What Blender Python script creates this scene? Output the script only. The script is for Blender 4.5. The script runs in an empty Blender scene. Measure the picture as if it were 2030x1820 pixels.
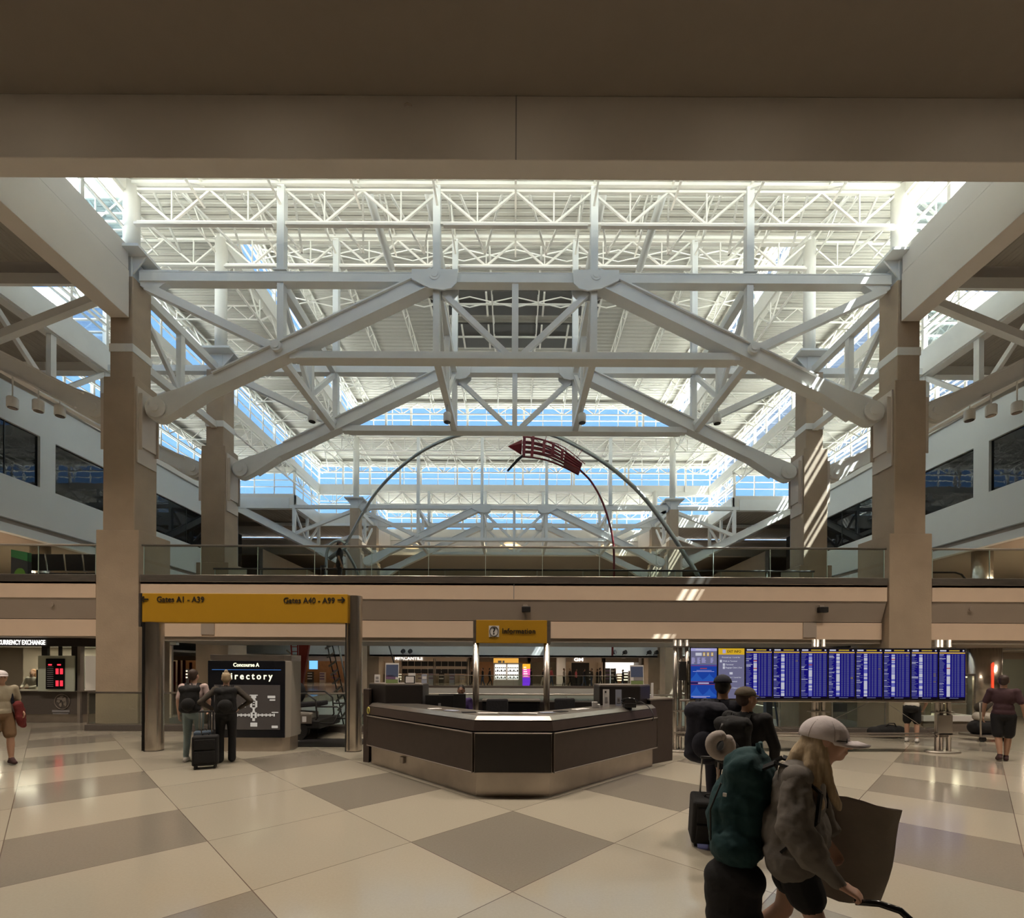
import bpy, bmesh, math, random
from mathutils import Vector, Matrix
random.seed(7)
C = bpy.context.scene.collection
PI = math.pi
sc = bpy.context.scene

# ------------------------------------------------------------ camera
F = 925.0; HOR = 1321.0; VX = 1018.0; CH = 1.88; ROLL = 0.0047
cam_d = bpy.data.cameras.new('camera'); cam = bpy.data.objects.new('camera', cam_d); C.objects.link(cam)
cam.location = (0, 0, CH)
cam.rotation_euler = (Matrix.Rotation(PI/2, 3, 'X') @ Matrix.Rotation(ROLL, 3, 'Z')).to_euler()
cam_d.sensor_fit = 'HORIZONTAL'; cam_d.sensor_width = 36; cam_d.lens = 36*F/2030
cam_d.shift_x = (1015-VX)/2030; cam_d.shift_y = (HOR-910)/2030
cam_d.clip_start = 0.05; cam_d.clip_end = 400
sc.camera = cam

# ------------------------------------------------------------ world, sun, exposure
w = bpy.data.worlds.new('sky'); sc.world = w; w.use_nodes = True
nt = w.node_tree; nt.nodes.clear()
wo = nt.nodes.new('ShaderNodeOutputWorld'); bg = nt.nodes.new('ShaderNodeBackground')
tc = nt.nodes.new('ShaderNodeTexCoord'); sx = nt.nodes.new('ShaderNodeSeparateXYZ'); rp = nt.nodes.new('ShaderNodeValToRGB')
mr = nt.nodes.new('ShaderNodeMapRange'); mr.inputs[1].default_value = -1; mr.inputs[2].default_value = 1
e = rp.color_ramp.elements
e[0].position = 0.0; e[0].color = (4.6, 4.3, 3.9, 1)
e[1].position = 0.495; e[1].color = (4.6, 4.35, 4.0, 1)
a = rp.color_ramp.elements.new(0.505); a.color = (.31, .56, .92, 1)
a = rp.color_ramp.elements.new(0.72); a.color = (.26, .48, .90, 1)
a = rp.color_ramp.elements.new(1.0); a.color = (.22, .42, .85, 1)
nt.links.new(tc.outputs['Generated'], sx.inputs[0]); nt.links.new(sx.outputs[2], mr.inputs[0])
nt.links.new(mr.outputs[0], rp.inputs[0]); nt.links.new(rp.outputs[0], bg.inputs[0])
bg.inputs[1].default_value = .95; nt.links.new(bg.outputs[0], wo.inputs[0])
w.cycles.sampling_method = 'MANUAL'; w.cycles.sample_map_resolution = 256
SUN_DIR = Vector((-.58, .20, -1.0))
sd = bpy.data.lights.new('sun', 'SUN'); sun = bpy.data.objects.new('sun', sd); C.objects.link(sun)
sun.rotation_euler = SUN_DIR.to_track_quat('-Z', 'Y').to_euler(); sun.location = (20, -10, 60)
sd.energy = 60.0; sd.angle = 0.009; sd.color = (1.0, .95, .86)
sc.view_settings.view_transform = 'Standard'; sc.view_settings.look = 'None'
sc.view_settings.exposure = 0.6; sc.view_settings.gamma = 1.0; sc.view_settings.use_curve_mapping = False
cy = sc.cycles
cy.max_bounces = 7; cy.diffuse_bounces = 4; cy.glossy_bounces = 3; cy.transparent_max_bounces = 16; cy.transmission_bounces = 4
cy.caustics_reflective = False; cy.caustics_refractive = False; cy.sample_clamp_indirect = 6.0
cy.use_fast_gi = False

HALL_FILL = []   # unseen warm lamps added to the hall ceiling as fill (fittings built further down)
for hx in (-19.5, -14.6, -9.8, -4.9, 0, 4.9, 9.8, 14.6, 19.5):
    for hy in (7.3,): HALL_FILL.append((hx, hy, 13.55))
HALL_FILL += [(x_, 48.5, 13.55) for x_ in (-15, -7.5, 0, 7.5, 15)]  # far row of added lamps, lifts the dark far ceiling
for hx, hy, hz in HALL_FILL:
    l = bpy.data.lights.new('hall_fill_lamp', 'AREA'); l.shape = 'DISK'; l.size = .8; l.energy = 150; l.color = (1.0, .85, .70); l.spread = 1.75
    o = bpy.data.objects.new('hall_fill_lamp', l); C.objects.link(o); o.location = (hx, hy, hz-.02)

def P(px, py, Y):
    """photo pixel + distance -> world point"""
    dx, dy = px-VX, py-HOR
    x = dx + ROLL*dy; y = dy - ROLL*dx
    return Vector((x*Y/F, Y, CH - y*Y/F))

def XY(px, Y): return (px-VX)*Y/F

# ------------------------------------------------------------ materials
M = {}
def mat(name, col, rough=.5, metal=0.0, noise=0.0, scale=6.0, bump=0.0, bscale=60, spec=.5, emit=None, estr=0.0, coat=0.0, anis=None, sheen=0):
    m = bpy.data.materials.new(name); m.use_nodes = True
    n = m.node_tree; b = n.nodes['Principled BSDF']
    b.inputs['Base Color'].default_value = (*col, 1); b.inputs['Roughness'].default_value = rough
    b.inputs['Metallic'].default_value = metal; b.inputs['Specular IOR Level'].default_value = spec
    if coat: b.inputs['Coat Weight'].default_value = coat; b.inputs['Coat Roughness'].default_value = .05
    if emit: b.inputs['Emission Color'].default_value = (*emit, 1); b.inputs['Emission Strength'].default_value = estr
    if noise or bump:
        t = n.nodes.new('ShaderNodeTexCoord')
        if noise:
            x = n.nodes.new('ShaderNodeTexNoise'); x.inputs['Scale'].default_value = scale; x.inputs['Detail'].default_value = 6
            if anis:
                mp = n.nodes.new('ShaderNodeMapping'); mp.inputs['Scale'].default_value = anis
                n.links.new(t.outputs['Object'], mp.inputs[0]); n.links.new(mp.outputs[0], x.inputs['Vector'])
            else: n.links.new(t.outputs['Object'], x.inputs['Vector'])
            mx = n.nodes.new('ShaderNodeMix'); mx.data_type = 'RGBA'
            mx.inputs[6].default_value = (*[c*(1-noise) for c in col], 1); mx.inputs[7].default_value = (*[min(1, c*(1+noise)) for c in col], 1)
            n.links.new(x.outputs[0], mx.inputs[0]); n.links.new(mx.outputs[2], b.inputs['Base Color'])
        if bump:
            x = n.nodes.new('ShaderNodeTexNoise'); x.inputs['Scale'].default_value = bscale; x.inputs['Detail'].default_value = 4
            n.links.new(t.outputs['Object'], x.inputs['Vector'])
            bp = n.nodes.new('ShaderNodeBump'); bp.inputs['Strength'].default_value = bump; bp.inputs['Distance'].default_value = .02
            n.links.new(x.outputs[0], bp.inputs['Height']); n.links.new(bp.outputs[0], b.inputs['Normal'])
    M[name] = m
    return m
def emat(name, col, s):
    m = bpy.data.materials.new(name); m.use_nodes = True; n = m.node_tree; n.nodes.clear()
    o = n.nodes.new('ShaderNodeOutputMaterial'); e = n.nodes.new('ShaderNodeEmission')
    e.inputs[0].default_value = (*col, 1); e.inputs[1].default_value = s; n.links.new(e.outputs[0], o.inputs[0])
    M[name] = m; return m
def glassmat(name, tint, refl=.06, rough=.01):
    m = bpy.data.materials.new(name); m.use_nodes = True; n = m.node_tree; n.nodes.clear()
    o = n.nodes.new('ShaderNodeOutputMaterial'); t = n.nodes.new('ShaderNodeBsdfTransparent'); g = n.nodes.new('ShaderNodeBsdfGlossy')
    x = n.nodes.new('ShaderNodeMixShader'); t.inputs[0].default_value = (*tint, 1); g.inputs['Roughness'].default_value = rough
    lw = n.nodes.new('ShaderNodeLayerWeight'); lw.inputs[0].default_value = .25
    ml = n.nodes.new('ShaderNodeMath'); ml.operation = 'MULTIPLY_ADD'; ml.inputs[1].default_value = .6; ml.inputs[2].default_value = refl
    ml.use_clamp = True
    n.links.new(lw.outputs['Fresnel'], ml.inputs[0]); n.links.new(ml.outputs[0], x.inputs[0])
    n.links.new(t.outputs[0], x.inputs[1]); n.links.new(g.outputs[0], x.inputs[2]); n.links.new(x.outputs[0], o.inputs[0])
    M[name] = m; return m

mat('steel_white', (.86, .86, .83), .42, noise=.05, scale=2)
mat('joist_white', (.84, .81, .74), .5, noise=.04, scale=2)
mat('girder_cream', (.76, .71, .655), .55, noise=.04, scale=1.5)
mat('wall_white', (.76, .79, .79), .6, noise=.03, scale=1)
mat('concrete', (.44, .345, .252), .75, noise=.18, scale=1.3, bump=.25, bscale=25)
mat('concrete_light', (.56, .50, .42), .75, noise=.14, scale=1.3, bump=.25, bscale=25)
mat('fascia_cream', (.80, .62, .47), .6, noise=.05, scale=2)
mat('fascia_taupe', (.44, .37, .31), .6, noise=.05, scale=2)
mat('soffit', (.40, .345, .29), .7, noise=.05, scale=3)
mat('ceiling_taupe', (.27, .23, .19), .8, noise=.05, scale=3)
mat('dark_deck', (.13, .115, .10), .8, noise=.1, scale=3)
mat('brushed', (.46, .42, .38), .28, metal=.9, noise=.25, scale=3, anis=(1, 1, 6))
mat('brushed_plate', (.52, .46, .40), .33, metal=.85, noise=.35, scale=2.2)
mat('chrome', (.66, .60, .53), .27, metal=1, noise=.25, scale=1.6, anis=(6, 6, 1))
mat('rail_metal', (.42, .38, .34), .3, metal=.8)
mat('black', (.012, .011, .011), .5, noise=.1)
mat('black_gloss', (.01, .01, .011), .12)
mat('black_cloth', (.010, .010, .013), .85, noise=.3, scale=20, bump=.3, bscale=30)
mat('dark_glass', (.004, .005, .006), .02, spec=.35, bump=.12, bscale=.9)
mat('granite_dark', (.10, .085, .075), .5, noise=.3, scale=30)
glassmat('window_glass', (.80, .93, 1.0), .03)
glassmat('rail_glass', (.90, .945, .92), .015)

# corrugated deck: ribs run across
def deckmat(name, col, axis=1, period=.3, depth=.5):
    m = mat(name, col, .6); n = m.node_tree; b = n.nodes['Principled BSDF']
    t = n.nodes.new('ShaderNodeTexCoord'); s = n.nodes.new('ShaderNodeSeparateXYZ'); n.links.new(t.outputs['Object'], s.inputs[0])
    k = n.nodes.new('ShaderNodeMath'); k.operation = 'MULTIPLY'; k.inputs[1].default_value = 2*PI/period
    si = n.nodes.new('ShaderNodeMath'); si.operation = 'SINE'
    sm = n.nodes.new('ShaderNodeMapRange'); sm.inputs[1].default_value = -.35; sm.inputs[2].default_value = .35
    bp = n.nodes.new('ShaderNodeBump'); bp.inputs['Strength'].default_value = depth; bp.inputs['Distance'].default_value = .05
    n.links.new(s.outputs[axis], k.inputs[0]); n.links.new(k.outputs[0], si.inputs[0]); n.links.new(si.outputs[0], sm.inputs[0])
    n.links.new(sm.outputs[0], bp.inputs['Height']); n.links.new(bp.outputs[0], b.inputs['Normal'])
    return m
deckmat('deck', (.43, .405, .35), depth=1.0)
deckmat('deck_dim', (.38, .35, .30), axis=0)
mat('roof_outside', (.70, .68, .64), .8)

# terrazzo diamonds
def floormat():
    m = bpy.data.materials.new('terrazzo'); m.use_nodes = True; n = m.node_tree; b = n.nodes['Principled BSDF']; M['terrazzo'] = m
    L = n.links.new
    def mth(op, a, bb=None, c=None):
        q = n.nodes.new('ShaderNodeMath'); q.operation = op
        for i, v in enumerate((a, bb, c)):
            if v is None: continue
            if isinstance(v, (int, float)): q.inputs[i].default_value = v
            else: L(v, q.inputs[i])
        return q.outputs[0]
    t = n.nodes.new('ShaderNodeTexCoord'); s = n.nodes.new('ShaderNodeSeparateXYZ'); L(t.outputs['Object'], s.inputs[0])
    X, Y = s.outputs[0], s.outputs[1]
    T = 1.534; r2 = math.sqrt(2); off = 4.975/r2 - T/2
    res = []
    for sg in (1, -1):
        q = mth('MULTIPLY', X, sg); q = mth('ADD', q, Y); q = mth('MULTIPLY', q, 1/(r2*T)); q = mth('SUBTRACT', q, off/T)
        q = mth('ADD', q, 40)     # keep positive
        fl = mth('FLOOR', q); ev = mth('MODULO', fl, 2); fr = mth('FRACT', q)
        edge = mth('MINIMUM', fr, mth('SUBTRACT', 1, fr))
        res.append((ev, edge, fl))
    dark = mth('MULTIPLY', mth('LESS_THAN', res[0][0], .5), mth('LESS_THAN', res[1][0], .5))
    edge = mth('LESS_THAN', mth('MINIMUM', res[0][1], res[1][1]), .0028)
    # slight tone per tile
    wn = n.nodes.new('ShaderNodeTexWhiteNoise'); wn.noise_dimensions = '2D'
    cb = n.nodes.new('ShaderNodeCombineXYZ'); L(res[0][2], cb.inputs[0]); L(res[1][2], cb.inputs[1]); L(cb.outputs[0], wn.inputs['Vector'])
    nz = n.nodes.new('ShaderNodeTexNoise'); nz.inputs['Scale'].default_value = 45; nz.inputs['Detail'].default_value = 8; nz.inputs['Roughness'].default_value = .8; L(t.outputs['Object'], nz.inputs['Vector'])
    n2 = n.nodes.new('ShaderNodeTexNoise'); n2.inputs['Scale'].default_value = .9; n2.inputs['Detail'].default_value = 4; L(t.outputs['Object'], n2.inputs['Vector'])
    def mix(f, a, c):
        x = n.nodes.new('ShaderNodeMix'); x.data_type = 'RGBA'
        for i, v in ((0, f), (6, a), (7, c)):
            if isinstance(v, tuple): x.inputs[i].default_value = (*v, 1)
            elif isinstance(v, float): x.inputs[i].default_value = v
            else: L(v, x.inputs[i])
        return x.outputs[2]
    light = mix(nz.outputs[0], (.345, .312, .250), (.47, .428, .345))
    dk = mix(nz.outputs[0], (.185, .165, .135), (.315, .285, .235))
    c = mix(dark, light, dk)
    c = mix(edge, c, (.14, .11, .09))
    hs = n.nodes.new('ShaderNodeHueSaturation'); L(c, hs.inputs['Color'])
    L(mth('MULTIPLY_ADD', wn.outputs[0], .12, .94), hs.inputs['Value'])
    L(hs.outputs[0], b.inputs['Base Color'])
    L(mth('MULTIPLY_ADD', n2.outputs[0], .13, .07), b.inputs['Roughness'])
    b.inputs['Specular IOR Level'].default_value = .9
floormat()

# ------------------------------------------------------------ mesh builder
class MB:
    def __init__(s): s.v = []; s.f = []; s.sm = []
    def add(s, vs, fs, smooth=False):
        o = len(s.v); s.v += [tuple(v) for v in vs]
        for f in fs: s.f.append(tuple(i+o for i in f)); s.sm.append(smooth)
        return s
    def box(s, x0, x1, y0, y1, z0, z1):
        vs = [(x, y, z) for z in (z0, z1) for x, y in ((x0, y0), (x1, y0), (x1, y1), (x0, y1))]
        return s.add(vs, [(3, 2, 1, 0), (4, 5, 6, 7), (0, 1, 5, 4), (1, 2, 6, 5), (2, 3, 7, 6), (3, 0, 4, 7)])
    def cbox(s, c, d, rz=0, tilt=None):
        R = Matrix.Rotation(rz, 3, 'Z')
        if tilt: R = R @ tilt
        vs = [Vector(c)+R@Vector((sx*d[0]/2, sy*d[1]/2, sz*d[2]/2)) for sz in (-1, 1) for sx, sy in ((-1, -1), (1, -1), (1, 1), (-1, 1))]
        return s.add(vs, [(3, 2, 1, 0), (4, 5, 6, 7), (0, 1, 5, 4), (1, 2, 6, 5), (2, 3, 7, 6), (3, 0, 4, 7)])
    def beam(s, a, b, w, h, up=(0, 0, 1)):
        a, b = Vector(a), Vector(b); d = (b-a).normalized(); u = Vector(up)
        if abs(d.dot(u)) > .98: u = Vector((0, 1, 0))
        sd_ = d.cross(u).normalized(); u = sd_.cross(d).normalized()
        vs = []
        for p in (a, b):
            for i, j in ((-1, -1), (1, -1), (1, 1), (-1, 1)): vs.append(p+sd_*(i*w/2)+u*(j*h/2))
        return s.add(vs, [(0, 1, 2, 3), (7, 6, 5, 4), (0, 4, 5, 1), (1, 5, 6, 2), (2, 6, 7, 3), (3, 7, 4, 0)])
    def ibeam(s, a, b, w, h, t=.03, up=(0, 0, 1)):
        a, b = Vector(a), Vector(b); d = (b-a).normalized(); u = Vector(up); sd_ = d.cross(u).normalized(); u = sd_.cross(d).normalized()
        s.beam(a+u*(h/2-t/2), b+u*(h/2-t/2), w, t, up); s.beam(a-u*(h/2-t/2), b-u*(h/2-t/2), w, t, up)
        return s.beam(a, b, t, h-2*t, up)
    def tube(s, pts, r, n=8, cap=True, smooth=True, closed=False):
        pts = [Vector(p) for p in pts]; k = len(pts); rs = r if isinstance(r, (list, tuple)) else [r]*k
        vs = []; prev = None
        for i, p in enumerate(pts):
            if closed: d = pts[(i+1) % k]-pts[i-1]
            else: d = pts[min(i+1, k-1)]-pts[max(i-1, 0)]
            d = d.normalized()
            if prev is None:
                u = Vector((0, 0, 1)) if abs(d.z) < .95 else Vector((1, 0, 0))
            else: u = prev
            u = (u-d*u.dot(d)).normalized(); prev = u; v = d.cross(u)
            for j in range(n):
                t = 2*PI*j/n; vs.append(p+(u*math.cos(t)+v*math.sin(t))*rs[i])
        fs = []
        for i in range(k if closed else k-1):
            i2 = (i+1) % k
            for j in range(n): fs.append((i*n+j, i*n+(j+1) % n, i2*n+(j+1) % n, i2*n+j))
        s.add(vs, fs, smooth)
        if cap and not closed:
            o = len(s.v)-len(vs)
            s.f.append(tuple(o+j for j in reversed(range(n)))); s.sm.append(False)
            s.f.append(tuple(o+(k-1)*n+j for j in range(n))); s.sm.append(False)
        return s
    def prism(s, poly, z0, z1, axis='z'):
        """poly of 2D points extruded; axis z: (x,y); y: (x,z) extruded along y; x: (y,z)"""
        def mk(p, t):
            return (p[0], p[1], t) if axis == 'z' else ((p[0], t, p[1]) if axis == 'y' else (t, p[0], p[1]))
        k = len(poly); vs = [mk(p, z0) for p in poly]+[mk(p, z1) for p in poly]
        fs = [tuple(range(k)), tuple(reversed(range(k, 2*k)))]+[(i, k+i, k+(i+1) % k, (i+1) % k) for i in range(k)]
        return s.add(vs, fs)
    def lathe(s, prof, c=(0, 0, 0), n=16, sx=1, sy=1):
        vs = []; k = len(prof)
        for r, z in prof:
            for j in range(n):
                t = 2*PI*j/n; vs.append((c[0]+r*sx*math.cos(t), c[1]+r*sy*math.sin(t), c[2]+z))
        fs = [(i*n+j, i*n+(j+1) % n, (i+1)*n+(j+1) % n, (i+1)*n+j) for i in range(k-1) for j in range(n)]
        fs2 = [tuple(reversed(range(n))), tuple((k-1)*n+j for j in range(n))]
        s.add(vs, fs, True); o = len(s.v)-len(vs)
        for f in fs2: s.f.append(tuple(o+i for i in f)); s.sm.append(False)
        return s
    def ell(s, c, r, n=12, m=8, R=None):
        vs = []; fs = []
        for i in range(m+1):
            a = PI*i/m
            for j in range(n):
                b = 2*PI*j/n; v = Vector((r[0]*math.sin(a)*math.cos(b), r[1]*math.sin(a)*math.sin(b), r[2]*math.cos(a)))
                if R is not None: v = R@v
                vs.append(Vector(c)+v)
        for i in range(m):
            for j in range(n): fs.append((i*n+j, (i+1)*n+j, (i+1)*n+(j+1) % n, i*n+(j+1) % n))
        return s.add(vs, fs, True)
    def build(s, name, m, parent=None, bevel=0, seg=2):
        me = bpy.data.meshes.new(name); me.from_pydata(s.v, [], s.f)
        bm = bmesh.new(); bm.from_mesh(me)
        for f, q in zip(bm.faces, s.sm): f.smooth = q
        bmesh.ops.recalc_face_normals(bm, faces=bm.faces); bm.to_mesh(me); bm.free()
        ms = m if isinstance(m, (list, tuple)) else [m]
        for q in ms: me.materials.append(M[q] if isinstance(q, str) else q)
        o = bpy.data.objects.new(name, me); C.objects.link(o)
        if parent: o.parent = parent
        if bevel:
            b = o.modifiers.new('bevel', 'BEVEL'); b.width = bevel; b.segments = seg; b.limit_method = 'ANGLE'
        return o
def tag(o, label=None, cat=None, group=None, kind=None):
    if label: o['label'] = label
    if cat: o['category'] = cat
    if group: o['group'] = group
    if kind: o['kind'] = kind
    return o
def empty(name, loc, label, cat, group=None, rz=0):
    o = bpy.data.objects.new(name, None); C.objects.link(o); o.location = loc; o.rotation_euler = (0, 0, rz); o.empty_display_size = .1
    return tag(o, label, cat, group)
def struct(o, label=None, cat=None): return tag(o, label, cat, kind='structure')
def adopt(o, parent):
    """parent keeping the world position (children meshes authored in world space)"""
    o.parent = parent; o.matrix_parent_inverse = parent.matrix_basis.inverted() if hasattr(parent, 'matrix_basis') else Matrix()
    return o
def origin_to(o, p):
    o.data.transform(Matrix.Translation(-Vector(p))); o.location = p; return o
def copy_tree(o, parent=None):
    c = o.copy(); C.objects.link(c)
    if parent: c.parent = parent; c.matrix_parent_inverse = o.matrix_parent_inverse.copy()
    for ch in list(o.children): copy_tree(ch, c)
    return c
def textmesh(name, s, size, loc, m, parent=None, rz=0, depth=.004, align='CENTER', spacing=1.0, bold=0, rx=PI/2, width=None):
    cu = bpy.data.curves.new(name, 'FONT'); cu.body = s; cu.size = size; cu.align_x = align; cu.align_y = 'CENTER'; cu.extrude = depth
    cu.space_character = spacing; cu.offset = bold or size*.014; cu.resolution_u = 3
    t = bpy.data.objects.new(name, cu); C.objects.link(t)
    dg = bpy.context.evaluated_depsgraph_get(); me = bpy.data.meshes.new_from_object(t.evaluated_get(dg)); bpy.data.objects.remove(t)
    me.name = name
    o = bpy.data.objects.new(name, me); C.objects.link(o); me.materials.clear(); me.materials.append(M[m])
    if width:
        xs = [v.co.x for v in me.vertices]; wd = max(xs)-min(xs)
        for v in me.vertices: v.co.x *= width/wd
    o.location = loc; o.rotation_euler = (rx, 0, rz)
    if parent: o.parent = parent; o.matrix_parent_inverse = Matrix.Translation(-Vector(parent.location)) if parent.rotation_euler.z == 0 else parent.matrix_basis.inverted()
    return o
def arealight(name, loc, sx_, sy_, power, col, up=False, parent=None, spread=None):
    l = bpy.data.lights.new(name, 'AREA'); l.shape = 'RECTANGLE'; l.size = sx_; l.size_y = sy_; l.energy = power; l.color = col
    if spread: l.spread = spread
    o = bpy.data.objects.new(name, l); C.objects.link(o); o.location = loc
    if up: o.rotation_euler = (PI, 0, 0)
    if parent: o.parent = parent
    return o
# ============================================================ STRUCTURE
YC = 26.9
def my(y): return 2*YC-y
ROWS = [14.4, 18.8, 35.0, 39.4]
HA, HB, HD = 21.6, 19.1, 16.7
# ---- floors
fl = MB()
WX, WY0, WY1 = 12.1, 13.4, 40.5
def slab(mb, x0, x1, y0, y1, z0, z1): mb.box(x0, x1, y0, y1, z0, z1)
slab(fl, -42, 42, -15, WY0, -.5, 0); slab(fl, -42, 42, WY1, 64, -.5, 0); slab(fl, -42, -WX, WY0, WY1, -.5, 0); slab(fl, WX, 42, WY0, WY1, -.5, 0)
struct(fl.build('floor', 'terrazzo'))
lf = MB(); lf.box(-30, 30, 4, 52, -7.2, -7.0); struct(lf.build('floor', mat('lower_floor', (.42, .40, .37), .3)))
ww = MB(); ww.box(-WX-.3, -WX, WY0-.3, WY1+.3, -7, -.5); struct(ww.build('wall_well_left', 'wall_white'))
ww = MB(); ww.box(WX, WX+.3, WY0-.3, WY1+.3, -7, -.5); struct(ww.build('wall_well_right', 'wall_white'))
ww = MB(); ww.box(-WX, WX, WY1, WY1+.3, -7, -.5)
struct(ww.build('wall_well_far', 'wall_white'))
jm = MB()
for i in range(-9, 10): jm.box(i*1.3-.012, i*1.3+.012, WY1-.01, WY1, -7, -.5)
for z in (-2.2, -4.2): jm.box(-WX, WX, WY1-.01, WY1, z-.015, z+.015)
struct(jm.build('trim_1', mat('joint_grey', (.25, .25, .24), .6)))
ww = MB(); ww.box(-WX, WX, WY0-.3, WY0, -7, -.5); struct(ww.build('wall_well_near', 'wall_white'))
# outer walls closing the hall
for nm, b in (('wall_left', (-42.3, -42, -15, 64, 0, 14)), ('wall_right', (42, 42.3, -15, 64, 0, 14)), ('wall_back', (-42, 42, -15.3, -15, 0, 14)), ('wall_far', (-42, 42, 64, 64.3, 0, 14))):
    q = MB(); q.box(*b); struct(q.build(nm, mat(nm, (.40, .35, .30), .8)))
# ---- stepped roof (solid slabs with inner edges)
def ring(name, outer, inner, h, m, t=.25):
    """roof pieces = list of rects at underside height h"""
    mb = MB()
    for r in outer: mb.box(r[0], r[1], r[2], r[3], h, h+t)
    o = mb.build(name, m); struct(o); return o
ring('ceiling', [(-12, 12, 18.8, 35)], None, HA, 'deck')
ring('ceiling', [(-16.5, 16.5, 14.4, 18.8), (-16.5, 16.5, 35, 39.4), (-16.5, -12, 18.8, 35), (12, 16.5, 18.8, 35)], None, HB, 'deck')
ring('ceiling', [(-12, 12, 9.95, 14.4), (-12, 12, 39.4, 43.85), (-21, -16.5, 18.8, 35), (16.5, 21, 18.8, 35)], None, HD, 'deck')
low = [(-42, 42, -15, 9.8), (-42, -12, 9.8, 14.4), (12, 42, 9.8, 14.4), (-42, -16.5, 14.4, 18.8), (16.5, 42, 14.4, 18.8), (-42, -21, 18.8, 35), (21, 42, 18.8, 35),
       (-42, -16.5, 35, 39.4), (16.5, 42, 35, 39.4), (-42, -12, 39.4, 44), (12, 42, 39.4, 44), (-42, 42, 44, 64)]
ring('ceiling', [low[0]], None, 13.62, 'ceiling_taupe')
ring('ceiling', low[1:-1], None, 13.95, 'deck_dim', t=.2)
ring('ceiling', [low[-1]], None, 13.62, 'soffit')
# white membrane on top of the outdoor roofs, it bounces the sunlight in through the clerestories
rt = MB()
for h, rs in ((HD+.25, [(-12, 12, 9.95, 14.4), (-12, 12, 39.4, 43.85), (-21, -16.5, 18.8, 35), (16.5, 21, 18.8, 35)]), (HB+.25, [(-16.5, 16.5, 14.4, 18.8), (-16.5, 16.5, 35, 39.4), (-16.5, -12, 18.8, 35), (12, 16.5, 18.8, 35)]), (14.16, low[1:-1]), (13.87, [low[0], low[-1]])):
    for r in rs: rt.box(r[0], r[1], r[2], r[3], h, h+.02)
struct(rt.build('trim_2', 'roof_outside'))
# ---- clerestory windows: (x0,y0,x1,y1, zbottom, ztop) bay width
NWIN = [0]
def clerestory(x0, y0, x1, y1, z0, z1, bay=1.45, curb=True):
    NWIN[0] += 1
    a, b = Vector((x0, y0, 0)), Vector((x1, y1, 0)); L = (b-a).length; d = (b-a)/L
    n = max(1, round(L/bay)); fr = MB()
    up = Vector((0, 0, 1))
    for i in range(n+1):
        p = a+d*(L*i/n); wd = .16 if i % 3 == 0 else .05
        fr.beam(p+up*z0, p+up*z1, wd+random.random()*.008, .1+random.random()*.008)
    for z, h in ((z0+.04, .08), (z0+(z1-z0)*.36, .04), (z0+(z1-z0)*.66, .04), (z1-.04, .08)): fr.beam(a+up*z, b+up*z, .1, h)
    o = fr.build('window_%d' % NWIN[0], 'joist_white'); struct(o)
    g = MB(); g.add([a+up*z0, b+up*z0, b+up*z1, a+up*z1], [(0, 1, 2, 3)]); g.build('pane', 'window_glass', o)
    return o
def beltbeam(mb, x0, y0, x1, y1, z0, z1, w=None):
    w = w or (.24 if z0 < 16.34 else .27 if z0 < 16.5 else .30 if z0 < 18.7 else .33 if z0 < 18.9 else .36)
    z0 += random.random()*.004; z1 += random.random()*.004
    mb.beam((x0, y0, (z0+z1)/2), (x1, y1, (z0+z1)/2), w, z1-z0)
WA, WB, WD = (19.75, 21.3), (17.1, 18.75), (14.65, 16.35)
bb = MB()
def cl_ring(x, ya, yb, z, below):
    for s in (-1, 1):
        clerestory(s*x, ya, s*x, yb, *z)
        beltbeam(bb, s*x, ya, s*x, yb, below, z[0]); beltbeam(bb, s*x, ya, s*x, yb, z[1], z[1]+.6)
def cl_end(x0, x1, y, z, below):
    for yy in (y, my(y)):
        for s in ((1,) if x0 < 0 else (-1, 1)):
            clerestory(s*x0, yy, s*x1, yy, *z)
            beltbeam(bb, s*x0, yy, s*x1, yy, below, z[0]); beltbeam(bb, s*x0, yy, s*x1, yy, z[1], z[1]+.6)
cl_ring(12, 18.8, 35, WA, HB-.12); cl_end(-12, 12, 18.8, WA, HB-.12)
cl_ring(16.5, 14.4, 39.4, WB, HD-.1); cl_end(-16.5, 16.5, 14.4, WB, HD-.1)
cl_ring(21, 18.8, 35, WD, 13.65); cl_end(16.5, 21, 18.8, WD, 13.65); cl_ring(16.5, 14.4, 18.8, WD, 13.65); cl_ring(16.5, 35, 39.4, WD, 13.65)
cl_end(12, 16.5, 14.4, WD, 13.65); cl_ring(12, 9.9, 14.4, WD, 13.65); cl_ring(12, 39.4, 43.9, WD, 13.65); 
cl_end(-12, 12, 9.9, WD, 13.65)
struct(bb.build('trim_3', 'joist_white'))
# ---- dark roof louvres in the middle of the top roof
for yy in ((24.4, 26.05), (26.75, 28.7)):
    q = MB(); q.box(-4.6, 4.6, yy[0], yy[1], HA-.12, HA-.02); o = q.build('ceiling_vent', mat('louvre', (.05, .045, .04), .6))
    tag(o, 'dark louvred roof vent panel in the top roof, the one %s' % ('nearer the camera' if yy[0] < 25 else 'farther from the camera'), 'vent', 'dark roof vents')
    g = MB()
    for i in range(-3, 4): g.box(i*1.53-.05, i*1.53+.05, yy[0], yy[1], HA-.2, HA-.1)
    ym = (yy[0]+yy[1])/2; g.box(-4.6, 4.6, ym-.04, ym+.04, HA-.19, HA-.1)
    g.build('frame', 'joist_white', o)
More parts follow.
